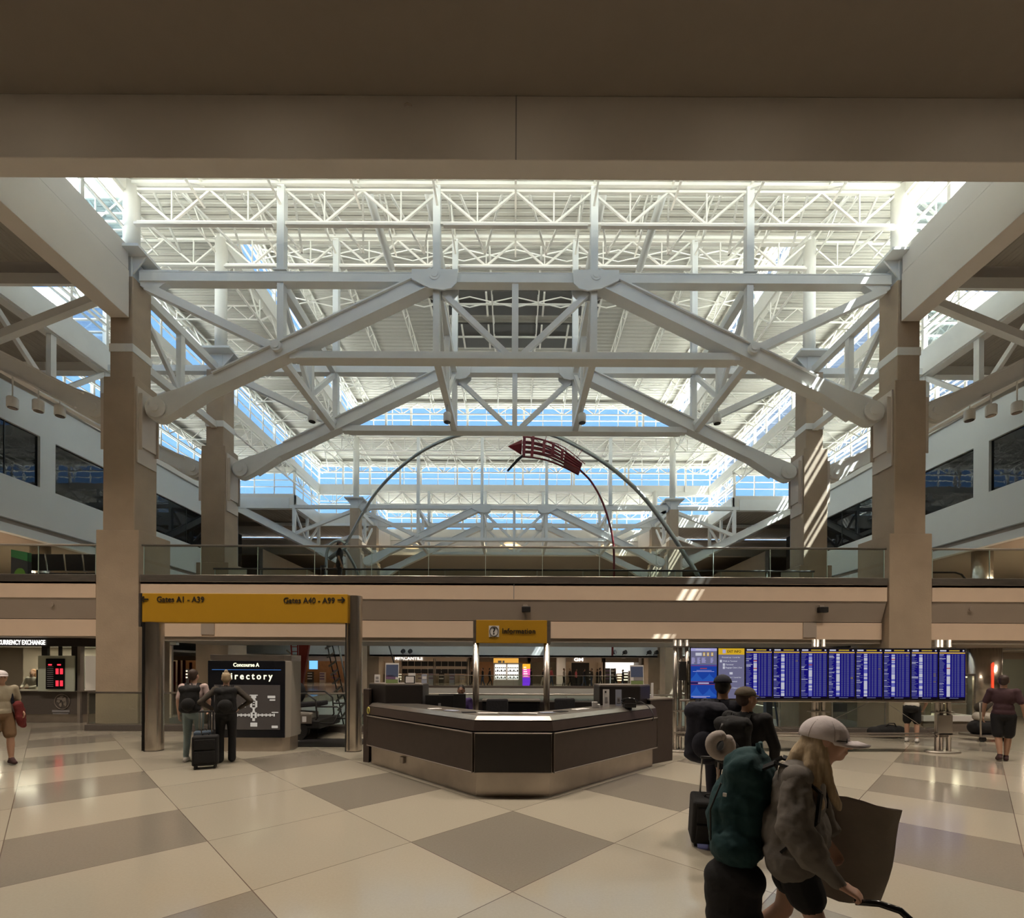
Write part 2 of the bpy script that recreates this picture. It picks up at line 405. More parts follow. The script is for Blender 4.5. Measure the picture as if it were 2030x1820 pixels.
# ---- big cream girders round the crossing
def girder(x0, x1, y0, y1, z0, z1, m='girder_cream', nm='trim_4'):
    q = MB(); q.box(x0, x1, y0, y1, z0, z1); return struct(q.build(nm, m, bevel=.015))
girder(-42, 42, 9.6, 10.0, 12.3, 13.62); girder(-42, 42, 43.8, 44.2, 12.3, 13.62)
q = MB(); q.box(-.012, .012, 9.595, 9.6, 12.3, 13.62); struct(q.build('trim_5', 'joint_grey'))
for s in (-1, 1):
    for y0, y1 in ((10.0, 14.02), (39.8, 43.8)):
        xs = sorted((s*11.6, s*12.15))
        girder(xs[0], xs[1], y0, y1, 12.3, 13.72)
        q = MB(); q.box(*sorted((s*11.63, s*12.15)), y0, y1, 13.75, 14.45); struct(q.build('trim_6', 'girder_cream'))
# fascia girders of the side roofs at X = +-16.5 and cross girders at the rows
for s in (-1, 1):
    for y0, y1 in ((14.4, 18.8), (35, 39.4)):
        q = MB(); q.box(*sorted((s*16.3, s*16.8)), y0, y1, 13.62, 14.6); struct(q.build('trim_7', 'steel_white'))
        q = MB(); q.box(*sorted((s*20.8, s*21.2)), y0-4.4 if y0 < 20 else y0, y1 if y0 < 20 else y1+4.4, 13.62, 14.2); struct(q.build('trim_8', 'steel_white'))
for y in (14.2, 39.6):
    for s in (-1, 1):
        q = MB(); q.box(*sorted((s*12.2, s*42)), y-.2, y+.2, 13.62, 14.2); struct(q.build('trim_9', mat('fascia_grey', (.36, .33, .29), .6)))
for y in (18.8, 35.0):
    for s in (-1, 1):
        q = MB(); q.box(*sorted((s*16.82, s*42)), y-.18, y+.18, 13.6, 14.4); struct(q.build('trim_10', 'steel_white'))

# ---- columns
COLN = {(-1, 0): 'stepped concrete column on the left, nearest to the camera, beside the bridge', (1, 0): 'stepped concrete column on the right, nearest to the camera, behind the flight screens',
        (-1, 1): 'second concrete column on the left, just behind the bridge', (1, 1): 'second concrete column on the right behind the bridge, streaked by sun',
        (-1, 2): 'far left concrete column behind the person on the bridge', (1, 2): 'far right concrete column beside the steel arch foot',
        (-1, 3): 'farthest concrete column of the left line', (1, 3): 'farthest concrete column of the right line'}
def column(s, ri):
    y = ROWS[ri]; d = 1 if ri in (0, 2) else 1
    e = empty('column', (s*11.85, y, -7 if ri != 9 else 0), COLN[(s, ri)], 'column', 'concrete columns carrying the roof')
    def part(nm, m, x0, x1, y0, y1, z0, z1, bevel=.02):
        q = MB(); q.box(*sorted((s*x0, s*x1)), y0, y1, z0, z1); o = q.build(nm, m, bevel=bevel); adopt(o, e); return o
    yf = y-.42
    part('base_block', 'concrete', 11.25, 12.53, yf, yf+1.3, -7, 5.92)
    part('shaft', 'concrete', 11.44, 12.38, yf+.06, yf+.95, 5.92, 10.55)
    part('upper_shaft', 'concrete', 11.54, 12.22, yf+.1, yf+.82, 10.55, 13.6)
    part('steel_band', 'steel_white', 11.52, 12.24, yf+.08, yf+.84, 11.32, 11.56, .005)
    part('cap_neck', 'steel_white', 11.62, 12.12, yf+.15, yf+.8, 13.6, 14.25)
    q = MB(); xa, xb = 11.15, 12.55
    q.box(*sorted((s*xa, s*xb)), yf-.2, yf+1.15, 14.25, 14.33)
    for yy in (yf+.2, yf+.75): q.prism([(s*11.62, 13.75), (s*11.2, 14.25), (s*12.5, 14.25), (s*12.12, 13.75)], yy-.02, yy+.02, 'y')
    adopt(q.build('cap_plate', 'steel_white'), e)
    q = MB(); q.tube([(s*11.87, yf+.45, 14.3), (s*11.87, yf+.45, (16.7 if ri in (0, 3) else 19.2))], .22, 20)
    adopt(q.build('post', 'joist_white'), e)
    # bracket plates for the pinned beams, both sides
    q = MB()
    for sd_ in (-1, 1):
        xf = 11.44 if sd_ < 0 else 12.38
        xp = xf+sd_*.05
        q.box(*sorted((s*xf, s*(xp))), yf+.12, yf+.88, 8.0, 10.3)
        q.box(*sorted((s*xf, s*(xf+sd_*.11))), yf+.22, yf+.78, 8.5, 10.15)
        for yy in (yf+.15, yf+.8): q.box(*sorted((s*xf, s*(xf+sd_*.16))), yy, yy+.03, 8.4, 10.1)
    adopt(q.build('bracket', mat('bracket_tan', (.66, .58, .50), .5) if 'bracket_tan' not in M else 'bracket_tan', bevel=.01), e)
    return e
for ri in range(4):
    for s in (-1, 1): column(s, ri)

# ---- main pinned trusses
def bone(pin, apex, th, ends):
    """outline of the tapering arch beam between pin and apex in the xz plane, th = depth"""
    p, a = Vector(pin), Vector(apex); d = (a-p).normalized(); n = Vector((-d.y, d.x))
    if n.y < 0: n = -n
    L = (a-p).length; top = []; bot = []
    R = .36
    pts = []
    for k in range(9):   # round end at the pin
        t = PI/2+PI*k/8; pts.append(p+d*(math.cos(t)*R)+n*(math.sin(t)*R))
    lower = [(.5, -.34), (.9, -.30), (1.6, -.2), (2.1, -th/2)]
    for q in lower: pts.append(p+d*q[0]+n*q[1])
    pts.append(a+d*.1-n*th/2)
    pts.append(a+d*.1+n*th/2)
    for q in reversed([(.5, .33), (.9, .27), (1.6, th/2+.02), (2.1, th/2)]): pts.append(p+d*q[0]+n*q[1])
    return [(q.x, q.y) for q in pts]
TRN = ['nearest great white roof truss, in front of the bridge', 'second great white roof truss, right behind the first', 'great white roof truss across the far end of the crossing', 'farthest great white roof truss, last of the four']
def truss(ri):
    y = ROWS[ri]; e = empty('roof_truss', (0, y, 9.7), TRN[ri], 'truss', 'great pinned roof trusses')
    def A(mb, nm, m='steel_white', bevel=0): return adopt(mb.build(nm, m, bevel=bevel), e)
    for s in (-1, 1):
        # inner arch beams: two flanged webs -> box with wider flanges
        pin, apex = (s*10.94, 9.71), (s*2.46, 13.80)
        o = bone(pin, apex, .46, None); q = MB(); q.prism(o, y-.14, y+.14, 'y')
        d = (Vector(apex)-Vector(pin)).normalized(); n = Vector((-d.y, d.x)); n = n if n.y > 0 else -n
        pa = Vector(pin)+d*2.0; pb = Vector(apex)
        for sg in (-1, 1):
            q.beam((pa.x+n.x*.22*sg, y, pa.y+n.y*.22*sg), (pb.x+n.x*.22*sg, y, pb.y+n.y*.22*sg), .42, .045, up=(n.x, 0, n.y))
        bp = [Vector(pin)+d*t+n*u for t, u in ((.45, -.36), (.9, -.30), (1.6, -.21), (2.05, -.22))]
        for i in range(3): q.beam((bp[i].x, y, bp[i].y), (bp[i+1].x, y, bp[i+1].y), .42, .045, up=(n.x, 0, n.y))
        A(q, 'arch_beam')
        # apex gusset
        q = MB()
        g = [(s*3.15, 13.93), (s*3.15, 13.62), (s*2.6, 13.36), (s*2.2, 13.3), (s*1.95, 13.36), (s*1.78, 13.52), (s*1.74, 13.93)]
        for yy in (-.235, .195): q.prism(g, y+yy, y+yy+.04, 'y')
        A(q, 'gusset')
        for (px, pz, r) in ((pin[0], pin[1], .14), (s*2.46, 13.78, .1), (s*7.27, 11.6, .1)):
            q = MB(); q.tube([(px, y-.27, pz), (px, y+.27, pz)], r, 16)
            if r > .12: q.tube([(px, y-.23, pz), (px, y-.17, pz)], .3, 20); q.tube([(px, y+.17, pz), (px, y+.23, pz)], .3, 20)
            else: q.tube([(px, y-.25, pz), (px, y+.25, pz)], r*1.7, 16)
            A(q, 'pin')
        # outer half arch in the side bay
        pin2 = (s*12.83, 9.71); ap2 = (s*20.9, 13.75)
        o = bone(pin2, ap2, .46, None); q = MB(); q.prism(o, y-.14, y+.14, 'y')
        d2 = (Vector(ap2)-Vector(pin2)).normalized(); n2 = Vector((-d2.y, d2.x)); n2 = n2 if n2.y > 0 else -n2
        pa = Vector(pin2)+d2*.5; pb = Vector(ap2)
        for sg in (-1, 1): q.beam((pa.x+n2.x*.25*sg, y, pa.y+n2.y*.25*sg), (pb.x+n2.x*.23*sg, y, pb.y+n2.y*.23*sg), .42, .045, up=(n2.x, 0, n2.y))
        A(q, 'side_arch_beam')
        q = MB(); q.tube([(pin2[0], y-.27, pin2[1]), (pin2[0], y+.27, pin2[1])], .14, 16); q.tube([(pin2[0], y-.22, pin2[1]), (pin2[0], y+.22, pin2[1])], .29, 20)
        A(q, 'pin')
        q = MB(); q.beam((s*12.2, y, 13.45), (s*16.7, y, 11.65), .2, .24); A(q, 'diagonal')
        q = MB(); q.beam((s*12.2, y, 13.76), (s*20.7, y, 13.76), .26, .24); A(q, 'side_chord')
        q = MB(); q.beam((s*16.5, y, 11.65), (s*16.5, y, 13.7), .2, .24); A(q, 'post')
        # inside members
        q = MB(); q.beam((s*11.35, y, 13.5), (s*7.35, y, 11.62), .2, .24); A(q, 'diagonal')
        q = MB(); q.beam((s*2.2, y, 13.35), (s*.25, y, 11.5), .13, .17); A(q, 'diagonal')
        zt = 16.6 if ri in (0, 3) else 19.0
        for px, z0 in ((s*2.42, 11.4), (s*7.2, 11.6)):
            q = MB(); q.beam((px, y, z0), (px, y, 13.6), .2, .22); q.beam((px, y, 13.95), (px, y, zt), .22, .24); q.box(px-.2, px+.2, y-.17, y+.17, 13.96, 14.0)
            A(q, 'post')
        q = MB(); q.prism([(s*11.5, 13.98), (s*11.5, 13.5), (s*11.15, 13.3), (s*10.7, 13.6), (s*10.3, 13.98)], y-.1, y+.1, 'y'); A(q, 'gusset')
    q = MB()
    for s in (-1, 1): q.ibeam((s*1.8, y, 13.76), (s*11.5, y, 13.76), .3, .3); q.box(*sorted((s*1.8, s*11.5)), y-.14, y-.1, 13.63, 13.9)
    q.ibeam((-1.8, y, 13.76), (1.8, y, 13.76), .3, .3); q.box(-1.8, 1.8, y-.14, y-.1, 13.63, 13.9)
    A(q, 'top_chord')
    q = MB(); q.box(-6.9, 6.9, y-.13, y+.13, 11.27, 11.5); q.box(-6.7, 6.7, y-.19, y+.19, 11.25, 11.29); A(q, 'tie_beam')
    q = MB(); q.beam((0, y, 11.4), (0, y, 13.65), .2, .22); A(q, 'post')
for i in range(4): truss(i)

# ---- frames along the nave, between the truss pairs
def lframe(x, ya, yb, label, zt=13.62):
    e = empty('bracing_frame', (x, ya, 11.4), label, 'truss', 'frames tying the truss pairs together')
    def A(mb, nm): return adopt(mb.build(nm, 'steel_white'), e)
    ym = (ya+yb)/2
    q = MB(); q.beam((x, ya, 13.72), (x, yb, 13.72), .22, .28); A(q, 'top_chord')
    q = MB(); q.beam((x, ya, 11.4), (x, yb, 11.4), .22, .24); A(q, 'bottom_chord')
    q = MB(); q.beam((x, ym, 11.4), (x, ym, 13.65), .18, .2); A(q, 'post')
    for y1 in (ya, yb):
        q = MB(); q.beam((x, y1, 13.6), (x, ym, 11.5), .13, .16); A(q, 'diagonal')
for ya, yb, wh in ((14.4, 18.8, 'near'), (35, 39.4, 'far')):
    for x in (-16.5, -11.9, -7.27, -2.42, 2.42, 7.27, 11.9, 16.5):
        sd_ = 'left' if x < 0 else 'right'
        lframe(x, ya, yb, {16.5: 'outermost', 11.9: 'column-line', 7.27: 'second from centre', 2.42: 'innermost'}[abs(x)]+' %s bracing frame of the %s truss pair' % (sd_, wh))

# ---- open web joists
def openweb(mb, a, b, h, n, r=.03, rr=.018, vert=True):
    a, b = Vector(a), Vector(b); d = (b-a); dn = Vector((0, 0, -h))
    mb.beam(a, b, r*2, r*1.6); mb.beam(a+dn, b+dn, r*2, r*1.6)
    for i in range(n):
        p0 = a+d*(i/n); p1 = a+d*((i+1)/n); pm = a+d*((i+.5)/n)+dn
        mb.beam(p0, pm, rr*2, rr*2); mb.beam(pm, p1, rr*2, rr*2)
        if vert: mb.beam(pm-dn, pm, rr*1.4, rr*1.4)
JL = []
def joist(a, b, h, n, label, grp, r=.03, rr=.018, vert=True):
    q = MB(); openweb(q, a, b, h, n, r, rr, vert); o = q.build('roof_joist', 'joist_white'); tag(o, label, 'joist', grp); origin_to(o, a); return o
def grp_j(zone): return 'open web steel joist under the %s' % zone
# top roof, along Y
x = -10.8
for i in range(10):
    xx = -10.8+2.4*i
    joist((xx, 18.8, HA-.06), (xx, 35, HA-.06), .75, 11, grp_j('highest roof, running away from the camera'), 'joists of the highest roof', vert=False)
# second roof
for yy in ((14.4, 18.8, 'near'), (35, 39.4, 'far')):
    for i in range(13):
        xx = -14.4+2.4*i
        joist((xx, yy[0], HB-.06), (xx, yy[1], HB-.06), .65, 3, grp_j('%s strip of the second roof step' % yy[2]), 'joists of the second roof, %s side' % yy[2], vert=False)
for s, nm in ((-1, 'left'), (1, 'right')):
    for i in range(7):
        yy = 20.0+2.3*i
        joist((s*12, yy, HB-.06), (s*16.5, yy, HB-.06), .65, 3, grp_j('%s strip of the second roof step' % nm), 'joists of the second roof, %s side' % nm, vert=False)
        joist((s*16.5, yy, HD-.06), (s*21, yy, HD-.06), .65, 3, grp_j('%s strip of the lowest roof step' % nm), 'joists of the lowest roof step, %s side' % nm, vert=False)
for yy in ((10, 14.4, 'near'), (39.4, 43.8, 'far')):
    for i in range(9):
        xx = -9.6+2.4*i
        joist((xx, yy[0], HD-.06), (xx, yy[1], HD-.06), .65, 3, grp_j('%s strip of the lowest roof step' % yy[2]), 'joists of the lowest roof step, %s side' % yy[2], vert=False)
# cross girders
def xgirder(a, b, h, n, label, fixture=False, fy=-.12):
    q = MB(); openweb(q, a, b, h, n, .045, .03); o = q.build('roof_girder', 'joist_white'); tag(o, label, 'girder', 'open web girders on the roof steps'); origin_to(o, a)
    return o
for y, nm in ((14.4, 'nearest'), (39.4, 'farthest')):
    xgirder((-16.5, y, 16.52), (16.5, y, 16.52), 1.0, 14, '%s cross girder at the lowest roof step' % nm)
for y, nm in ((18.8, 'near'), (35, 'far')):
    xgirder((-16.5, y, 19.0), (16.5, y, 19.0), 1.0, 14, '%s cross girder at the second roof step' % nm)
    xgirder((-12, y+(.3 if y < 20 else -.3), 21.4), (12, y+(.3 if y < 20 else -.3), 21.4), .8, 10, '%s girder in front of the highest windows' % nm)
for s, nm in ((-1, 'left'), (1, 'right')):
    xgirder((s*16.45, 14.4, 16.52), (s*16.45, 39.4, 16.52), 1.0, 11, '%s girder along the lowest roof step' % nm)
    xgirder((s*11.95, 18.8, 19.0), (s*11.95, 35, 19.0), 1.0, 8, '%s girder along the second roof step' % nm)
    xgirder((s*11.7, 18.8, 21.4), (s*11.7, 35, 21.4), .8, 8, '%s girder in front of the highest windows' % nm)
    xgirder((s*16.2, 14.4, 18.9), (s*16.2, 39.4, 18.9), .8, 11, '%s girder in front of the middle windows' % nm)
    xgirder((s*20.7, 18.8, 16.5), (s*20.7, 35, 16.5), .8, 8, '%s girder in front of the lowest windows' % nm)
xgirder((-16.3, 39.1, 18.9), (16.3, 39.1, 18.9), .8, 14, 'far girder in front of the middle windows')
xgirder((-12, 43.5, 16.5), (12, 43.5, 16.5), .8, 10, 'far girder in front of the lowest windows')
# sway zigzag between the rows
for (y0, y1, z, nm) in ((14.6, 18.4, 18.15, 'near'), (35.4, 39.2, 18.15, 'far')):
    q = MB()
    for i in range(14):
        xa = -16.8+2.4*i; q.beam((xa, y0, z), (xa+1.2, y1, z), .07, .07); q.beam((xa+1.2, y1, z), (xa+2.4, y0, z), .07, .07)
    tag(q.build('sway_bracing', 'joist_white'), 'flat zigzag sway bracing between the %s pair of girders' % nm, 'bracing')
for k, y in enumerate((21.8, 24.6, 29.2, 32)):
    q = MB()
    for i in range(10):
        xa = -12+2.4*i; q.beam((xa, y, HA-.25), (xa+2.4, y, HA-.8), .04, .04); q.beam((xa, y, HA-.8), (xa+2.4, y, HA-.25), .04, .04)
    tag(q.build('cross_bracing', 'joist_white'), 'row of cross bracing under the highest roof, %s from the camera' % ('nearest', 'second', 'third', 'farthest')[k], 'bracing')
# vertical posts along the window lines (far end)
vp = MB()
for y, z0, z1, xs in ((35, 19, 21.5, (-9.6, -4.8, 0, 4.8, 9.6)), (39.4, 16.6, 19, (-14.4, -9.6, -4.8, 0, 4.8, 9.6, 14.4)), (43.8, 13.6, 16.5, (-9.6, -4.8, 0, 4.8, 9.6))):
    for xx in xs: vp.beam((xx, y-.15, z0), (xx, y-.15, z1), .14, .14)
struct(vp.build('trim_11', 'joist_white'))
# round ducts
for k, (x, z, y0, y1, nm) in enumerate(((-4.9, 17.6, 14.7, 18.4, 'outer left'), (-2.9, 17.6, 14.7, 18.4, 'inner left'), (2.9, 17.6, 14.7, 18.4, 'inner right'), (4.9, 17.6, 14.7, 18.4, 'outer right'))):
    q = MB(); q.tube([(x, y0, z), (x, y1, z)], .14, 14); q.ell((x, y1, z), (.14, .14, .14)); o = q.build('round_duct', 'joist_white'); tag(o, '%s round cream duct lying between the roof girders' % nm, 'duct', 'round roof ducts')
# linear uplights on the girders
def uplight(x0, x1, y, z, label, power):
    e = empty('linear_uplight', ((x0+x1)/2, y, z), label, 'light fixture', 'linear uplights on the girders')
    q = MB(); L = x1-x0; q.box(-L/2, L/2, -.06, .06, -.035, .035); q.build('housing', 'girder_cream' , e)
    arealight('lamp', (0, 0, .08), L*.95, .1, power, (1.0, .93, .80), up=True, parent=e)
UP = 4
for y, z in ((14.22, 15.3), (18.62, 17.78), (39.6, 15.3), (35.2, 17.78)):
    for i, (a_, b_) in enumerate(((-11.6, -7.4), (-7.0, -2.6), (-2.2, 2.2), (2.6, 7.0), (7.4, 11.6))):
        uplight(a_, b_, y, z, 'long shallow uplight on the %s girder, %s' % ({14.22: 'nearest lower', 18.62: 'second', 39.6: 'farthest', 35.2: 'third'}[y], ('far left', 'left of centre', 'centre', 'right of centre', 'far right')[i]), UP)
# downlights hanging under the bracing frames
def can(x, y, z, label, grp='white cylinder downlights under the truss frames', drop=.25):
    e = empty('cylinder_downlight', (x, y, z), label, 'light fixture', grp)
    q = MB(); q.lathe([(.13, -.17), (.14, -.15), (.14, .12), (.11, .16)], n=20); q.build('housing', 'steel_white', e)
    q = MB(); q.lathe([(.115, -.185), (.115, -.165)], n=20); q.build('lens', 'black_gloss', e)
    q = MB(); q.tube([(0, 0, .15), (0, 0, .15+drop)], .02, 8); q.build('stem', 'steel_white', e)
for s, nm in ((-1, 'left'), (1, 'right')):
    can(s*7.27, 16.75, 10.80, 'white cylinder downlight under the outer %s bracing frame' % nm, drop=.31)
    can(s*2.42, 16.75, 10.80, 'white cylinder downlight under the inner %s bracing frame' % nm, drop=.31)
    can(s*14.25, 14.62, 9.82, 'pair of hanging downlights under the %s side beam, inner one' % nm, drop=.22)
    can(s*14.6, 14.3, 9.80, 'pair of hanging downlights under the %s side beam, outer one' % nm, drop=.42)
    can(s*15.5, 14.4, 9.95, 'single hanging downlight farthest out under the %s side beam' % nm, drop=.72)

# ---- office walls at X = +-21
for s, nm in ((-1, 'left'), (1, 'right')):
    xi, xo = s*21.0, s*21.35
    q = MB()
    def wb(y0, y1, z0, z1): q.box(*sorted((xi, xo)), y0, y1, z0, z1)
    wb(-15, 35.5, 7.95, 9.7); wb(-15, 35.5, 11.96, 13.62); wb(20.66, 21.35, 9.7, 11.96); wb(35, 35.5, 9.7, 11.96)
    wb(-15, 13.5, 9.7, 11.96)
    struct(q.build('wall_office_%s' % nm, 'wall_white'))
    q = MB(); q.box(*sorted((s*21.2, s*21.3)), -15, 35.5, 7.72, 7.95); struct(q.build('trim_12', 'fascia_taupe'))
    q = MB(); q.box(*sorted((xi, xo)), -15, 35.5, 7.35, 7.72); struct(q.build('trim_13', 'wall_white'))
    for y0, y1 in ((13.5, 20.66), (21.35, 35)):
        g = MB(); g.box(*sorted((s*21.12, s*21.16)), y0, y1, 9.7, 11.96); NWIN[0] += 1; struct(g.build('window_%d' % NWIN[0], 'dark_glass'))
        for yy in [y0+k*2.9 for k in range(1, int((y1-y0)/2.9)+1)]:
            g = MB(); g.box(*sorted((s*21.10, s*21.13)), yy-.015, yy+.015, 9.7, 11.96); struct(g.build('trim_14', 'black'))
    # office box soffit, upper concourse ceiling, side wall of the upper concourse
    q = MB(); q.box(*sorted((s*21.3, s*42)), -15, 35.5, 7.35, 7.45); struct(q.build('ceiling', 'soffit'))
    q = MB(); q.box(*sorted((s*34, s*34.3)), 10, 40, 4.5, 7.35); struct(q.build('wall_concourse_%s' % nm, mat('wall_conc_'+nm, (.42, .36, .30), .7)))
    # beyond, far office part: grey fascia, dark glazing below
    q = MB(); q.box(*sorted((s*21, s*21.3)), 39, 62, 8.9, 11.6); struct(q.build('wall_far_office_%s' % nm, 'fascia_taupe'))
    q = MB(); q.box(*sorted((s*21, s*42)), 35.5, 36, 7.4, 11.9); struct(q.build('wall_far_glazing_%s' % nm, 'black_gloss'))
    q = MB(); q.box(*sorted((s*21.1, s*21.2)), 36, 62, 4.5, 8.9); NWIN[0] += 1; struct(q.build('window_%d' % NWIN[0], 'dark_glass'))
# far end walls under the low roof
q = MB(); q.box(-21, 21, 62, 62.3, 0, 13.6); struct(q.build('wall_end', 'wall_white'))

# ---- bridges (level two)
def bridge(yf, dirn, nm, depth=3.5):
    """yf = face towards the camera/hall; dirn=+1 recess goes away"""
    D = dirn
    for (x0, x1, key) in ((-11.2, 11.2, 'mid'), (-42, -12.55, 'left'), (12.55, 42, 'right')):
        q = MB(); yy = lambda t: yf+D*t
        dp = depth
        q.box(x0, x1, *sorted((yy(0), yy(dp))), 4.30, 4.40)
        struct(q.build('floor', 'soffit'))
        q = MB(); q.box(x0, x1, *sorted((yy(-.03), yy(.12))), 4.36, 4.58); struct(q.build('trim_15', 'brushed', bevel=.01))
        q = MB(); q.box(x0, x1, *sorted((yy(0), yy(.15))), 3.88, 4.36); struct(q.build('trim_16', 'fascia_cream'))
        xi0, xi1 = (x0+.0, x1-.0)
        q = MB(); pl = [(yy(0.02), 3.88), (yy(.22), 3.27), (yy(.42), 3.27), (yy(.3), 3.88)]; q.prism(pl, xi0, xi1, 'x'); struct(q.build('trim_17', 'fascia_taupe'))  # sloped soffit, shade of its downward face put into the taupe
        q = MB(); q.box(xi0, xi1, *sorted((yy(.2), yy(.4))), 2.74, 3.25); struct(q.build('trim_18', 'fascia_cream'))
        q = MB(); zc = 2.72 if key == 'left' and nm == 'near' else 2.62; q.box(xi0, xi1, *sorted((yy(.26), yy(dp))), zc, zc+.12); struct(q.build('ceiling', 'soffit'))
        q = MB(); q.box(x0, x1, *sorted((yy(dp-.15), yy(dp))), 2.62, 4.5); struct(q.build('trim_19', 'wall_white'))
        # railings
        for t, hr, glassy, side in ((.06, 5.47, True, 'front'), (dp-.1, 5.47, True, 'back')):
            if key != 'mid' and side == 'back': continue
            e = empty('glass_railing', ((x0+x1)/2, yy(t), 4.4), 'glass railing on the %s edge of the %s bridge, %s' % (side, nm, {'mid': 'centre stretch', 'left': 'left of the columns', 'right': 'right of the columns'}[key]), 'railing', 'glass railings of the upper level')
            q = MB(); q.box(x0+.05, x1-.05, yy(t)-.008, yy(t)+.008, 4.5, 5.44); adopt(q.build('glass', 'rail_glass'), e)
            q = MB(); q.tube([(x0, yy(t), hr), (x1, yy(t), hr)], .035, 12); adopt(q.build('handrail', 'rail_metal' if side == 'front' else 'black'), e)
            n = max(2, round((x1-x0)/1.75))
            for i in range(n+1):
                q = MB(); xx = x0+.05+(x1-x0-.1)*i/n; q.box(xx-.006, xx+.006, yy(t)-.012, yy(t)+.012, 4.5, 5.44)
                adopt(q.build('glass_joint', mat('glass_edge', (.55, .68, .62), .2) if 'glass_edge' not in M else 'glass_edge'), e)
bridge(14.0, 1, 'near'); bridge(39.8, -1, 'far')
for s in (-1, 1):
    q = MB(); q.box(*sorted((s*17, s*42)), 17.5, 36.3, 4.2, 4.4); struct(q.build('floor', 'soffit'))
    q = MB(); q.box(*sorted((s*19.5, s*42)), 17.5, 36.3, 2.62, 2.74); struct(q.build('ceiling', 'soffit'))
q = MB(); q.box(-.01, .01, 13.985, 14.0, 3.9, 4.36); struct(q.build('trim_20', 'joint_grey'))
q = MB(); q.box(-.25, .25, 14.19, 14.2, 2.74, 3.25)
for x in (-9.3, 9.0):
    q = MB(); q.box(x-.2, x+.2, 14.17, 14.2, 2.8, 3.25); struct(q.build('trim_21', 'fascia_taupe'))

# ---- glass railing round the well at floor level
def wellrail(x0, x1, y, label):
    e = empty('glass_railing', ((x0+x1)/2, y, 0), label, 'railing', 'glass railings round the floor opening')
    q = MB(); q.box(x0, x1, y-.12, y+.12, 0, .17); adopt(q.build('kerb', 'granite_dark', bevel=.01), e)
    q = MB(); q.box(x0, x1, y-.05, y+.05, .17, .2); q.tube([(x0, y, 1.08), (x1, y, 1.08)], .028, 10); adopt(q.build('handrail', 'brushed'), e)
    q = MB(); q.box(x0, x1, y-.007, y+.007, .2, 1.06); adopt(q.build('glass', 'rail_glass'), e)
    n = max(2, round(abs(x1-x0)/1.5))
    for i in range(n+1):
        q = MB(); xx = x0+(x1-x0)*i/n; q.box(xx-.01, xx+.01, y-.02, y+.02, .17, 1.05); adopt(q.build('glass_clamp', 'brushed'), e)
wellrail(-12.1, 12.1, 13.28, 'glass railing with dark kerb at the near edge of the floor opening')
wellrail(-12.1, 12.1, 40.6, 'glass railing at the far edge of the floor opening')
q = MB(); q.box(-12.1, 12.1, 40.3, 40.5, -.9, -.02); struct(q.build('trim_22', mat('fascia_band', (.50, .49, .47), .5)))

# fittings for the added hall fill lamps, all out of view
for k, (hx, hy, hz) in enumerate(HALL_FILL):
    q = MB(); q.lathe([(.42, .0), (.5, .0), (.5, .07), (.42, .07)], c=(0, 0, 0), n=20); o = q.build('recessed_downlight', 'steel_white'); o.location = (hx, hy, hz)
    tag(o, 'round unseen fill lamp added in the high hall ceiling', 'light fixture', 'added hall fill lamps')
    q = MB(); q.lathe([(.40, -.001), (.40, .0)], n=20); q.build('lens', M.get('lamp_glow') or emat('lamp_glow', (1, .86, .66), 4), o)

e = empty('sprinkler_pipe', P(810, 214, 9.6), 'tiny pipe fitting on the edge of the ceiling above the girder', 'sprinkler')
q = MB(); q.tube([(-.08, -.05, .0), (-.02, -.05, .03), (.08, -.05, .0)], .018, 6); q.build('pipe', 'fascia_taupe', e)
# ============================================================ GROUND LEVEL THINGS
mat('sign_yellow', (.50, .27, .012), .45, noise=.04)
mat('sign_black', (.02, .016, .012), .5)
mat('panel_brown', (.055, .038, .032), .42, noise=.2, scale=8)
mat('panel_dark', (.022, .018, .017), .35, noise=.2, scale=8)
mat('trim_steel', (.42, .37, .33), .35, metal=.6)
mat('paper_white', (.75, .73, .72), .7)
mat('paper_tint', (.35, .38, .48), .6)
mat('grey_board', (.46, .50, .42), .6)
emat('text_glow', (1.0, .96, .60), 1.1)
emat('text_white', (1.0, .96, .90), 1.2)
emat('led_red', (1.0, .03, .05), 1.6)
emat('led_blue', (.10, .30, .75), .35)
M['led_dot'] = M['led_red']
def arrow(mb, cx, z, s, d, y):
    """arrow glyph pointing d=+-1"""
    t = s*.075
    mb.beam((cx-d*s*.5, y, z), (cx+d*s*.45, y, z), .012, t*2)
    for k in (-1, 1): mb.beam((cx+d*s*.5, y, z), (cx+d*s*.1, y, z+k*s*.38), t*2, .012, up=(0, 1, 0))
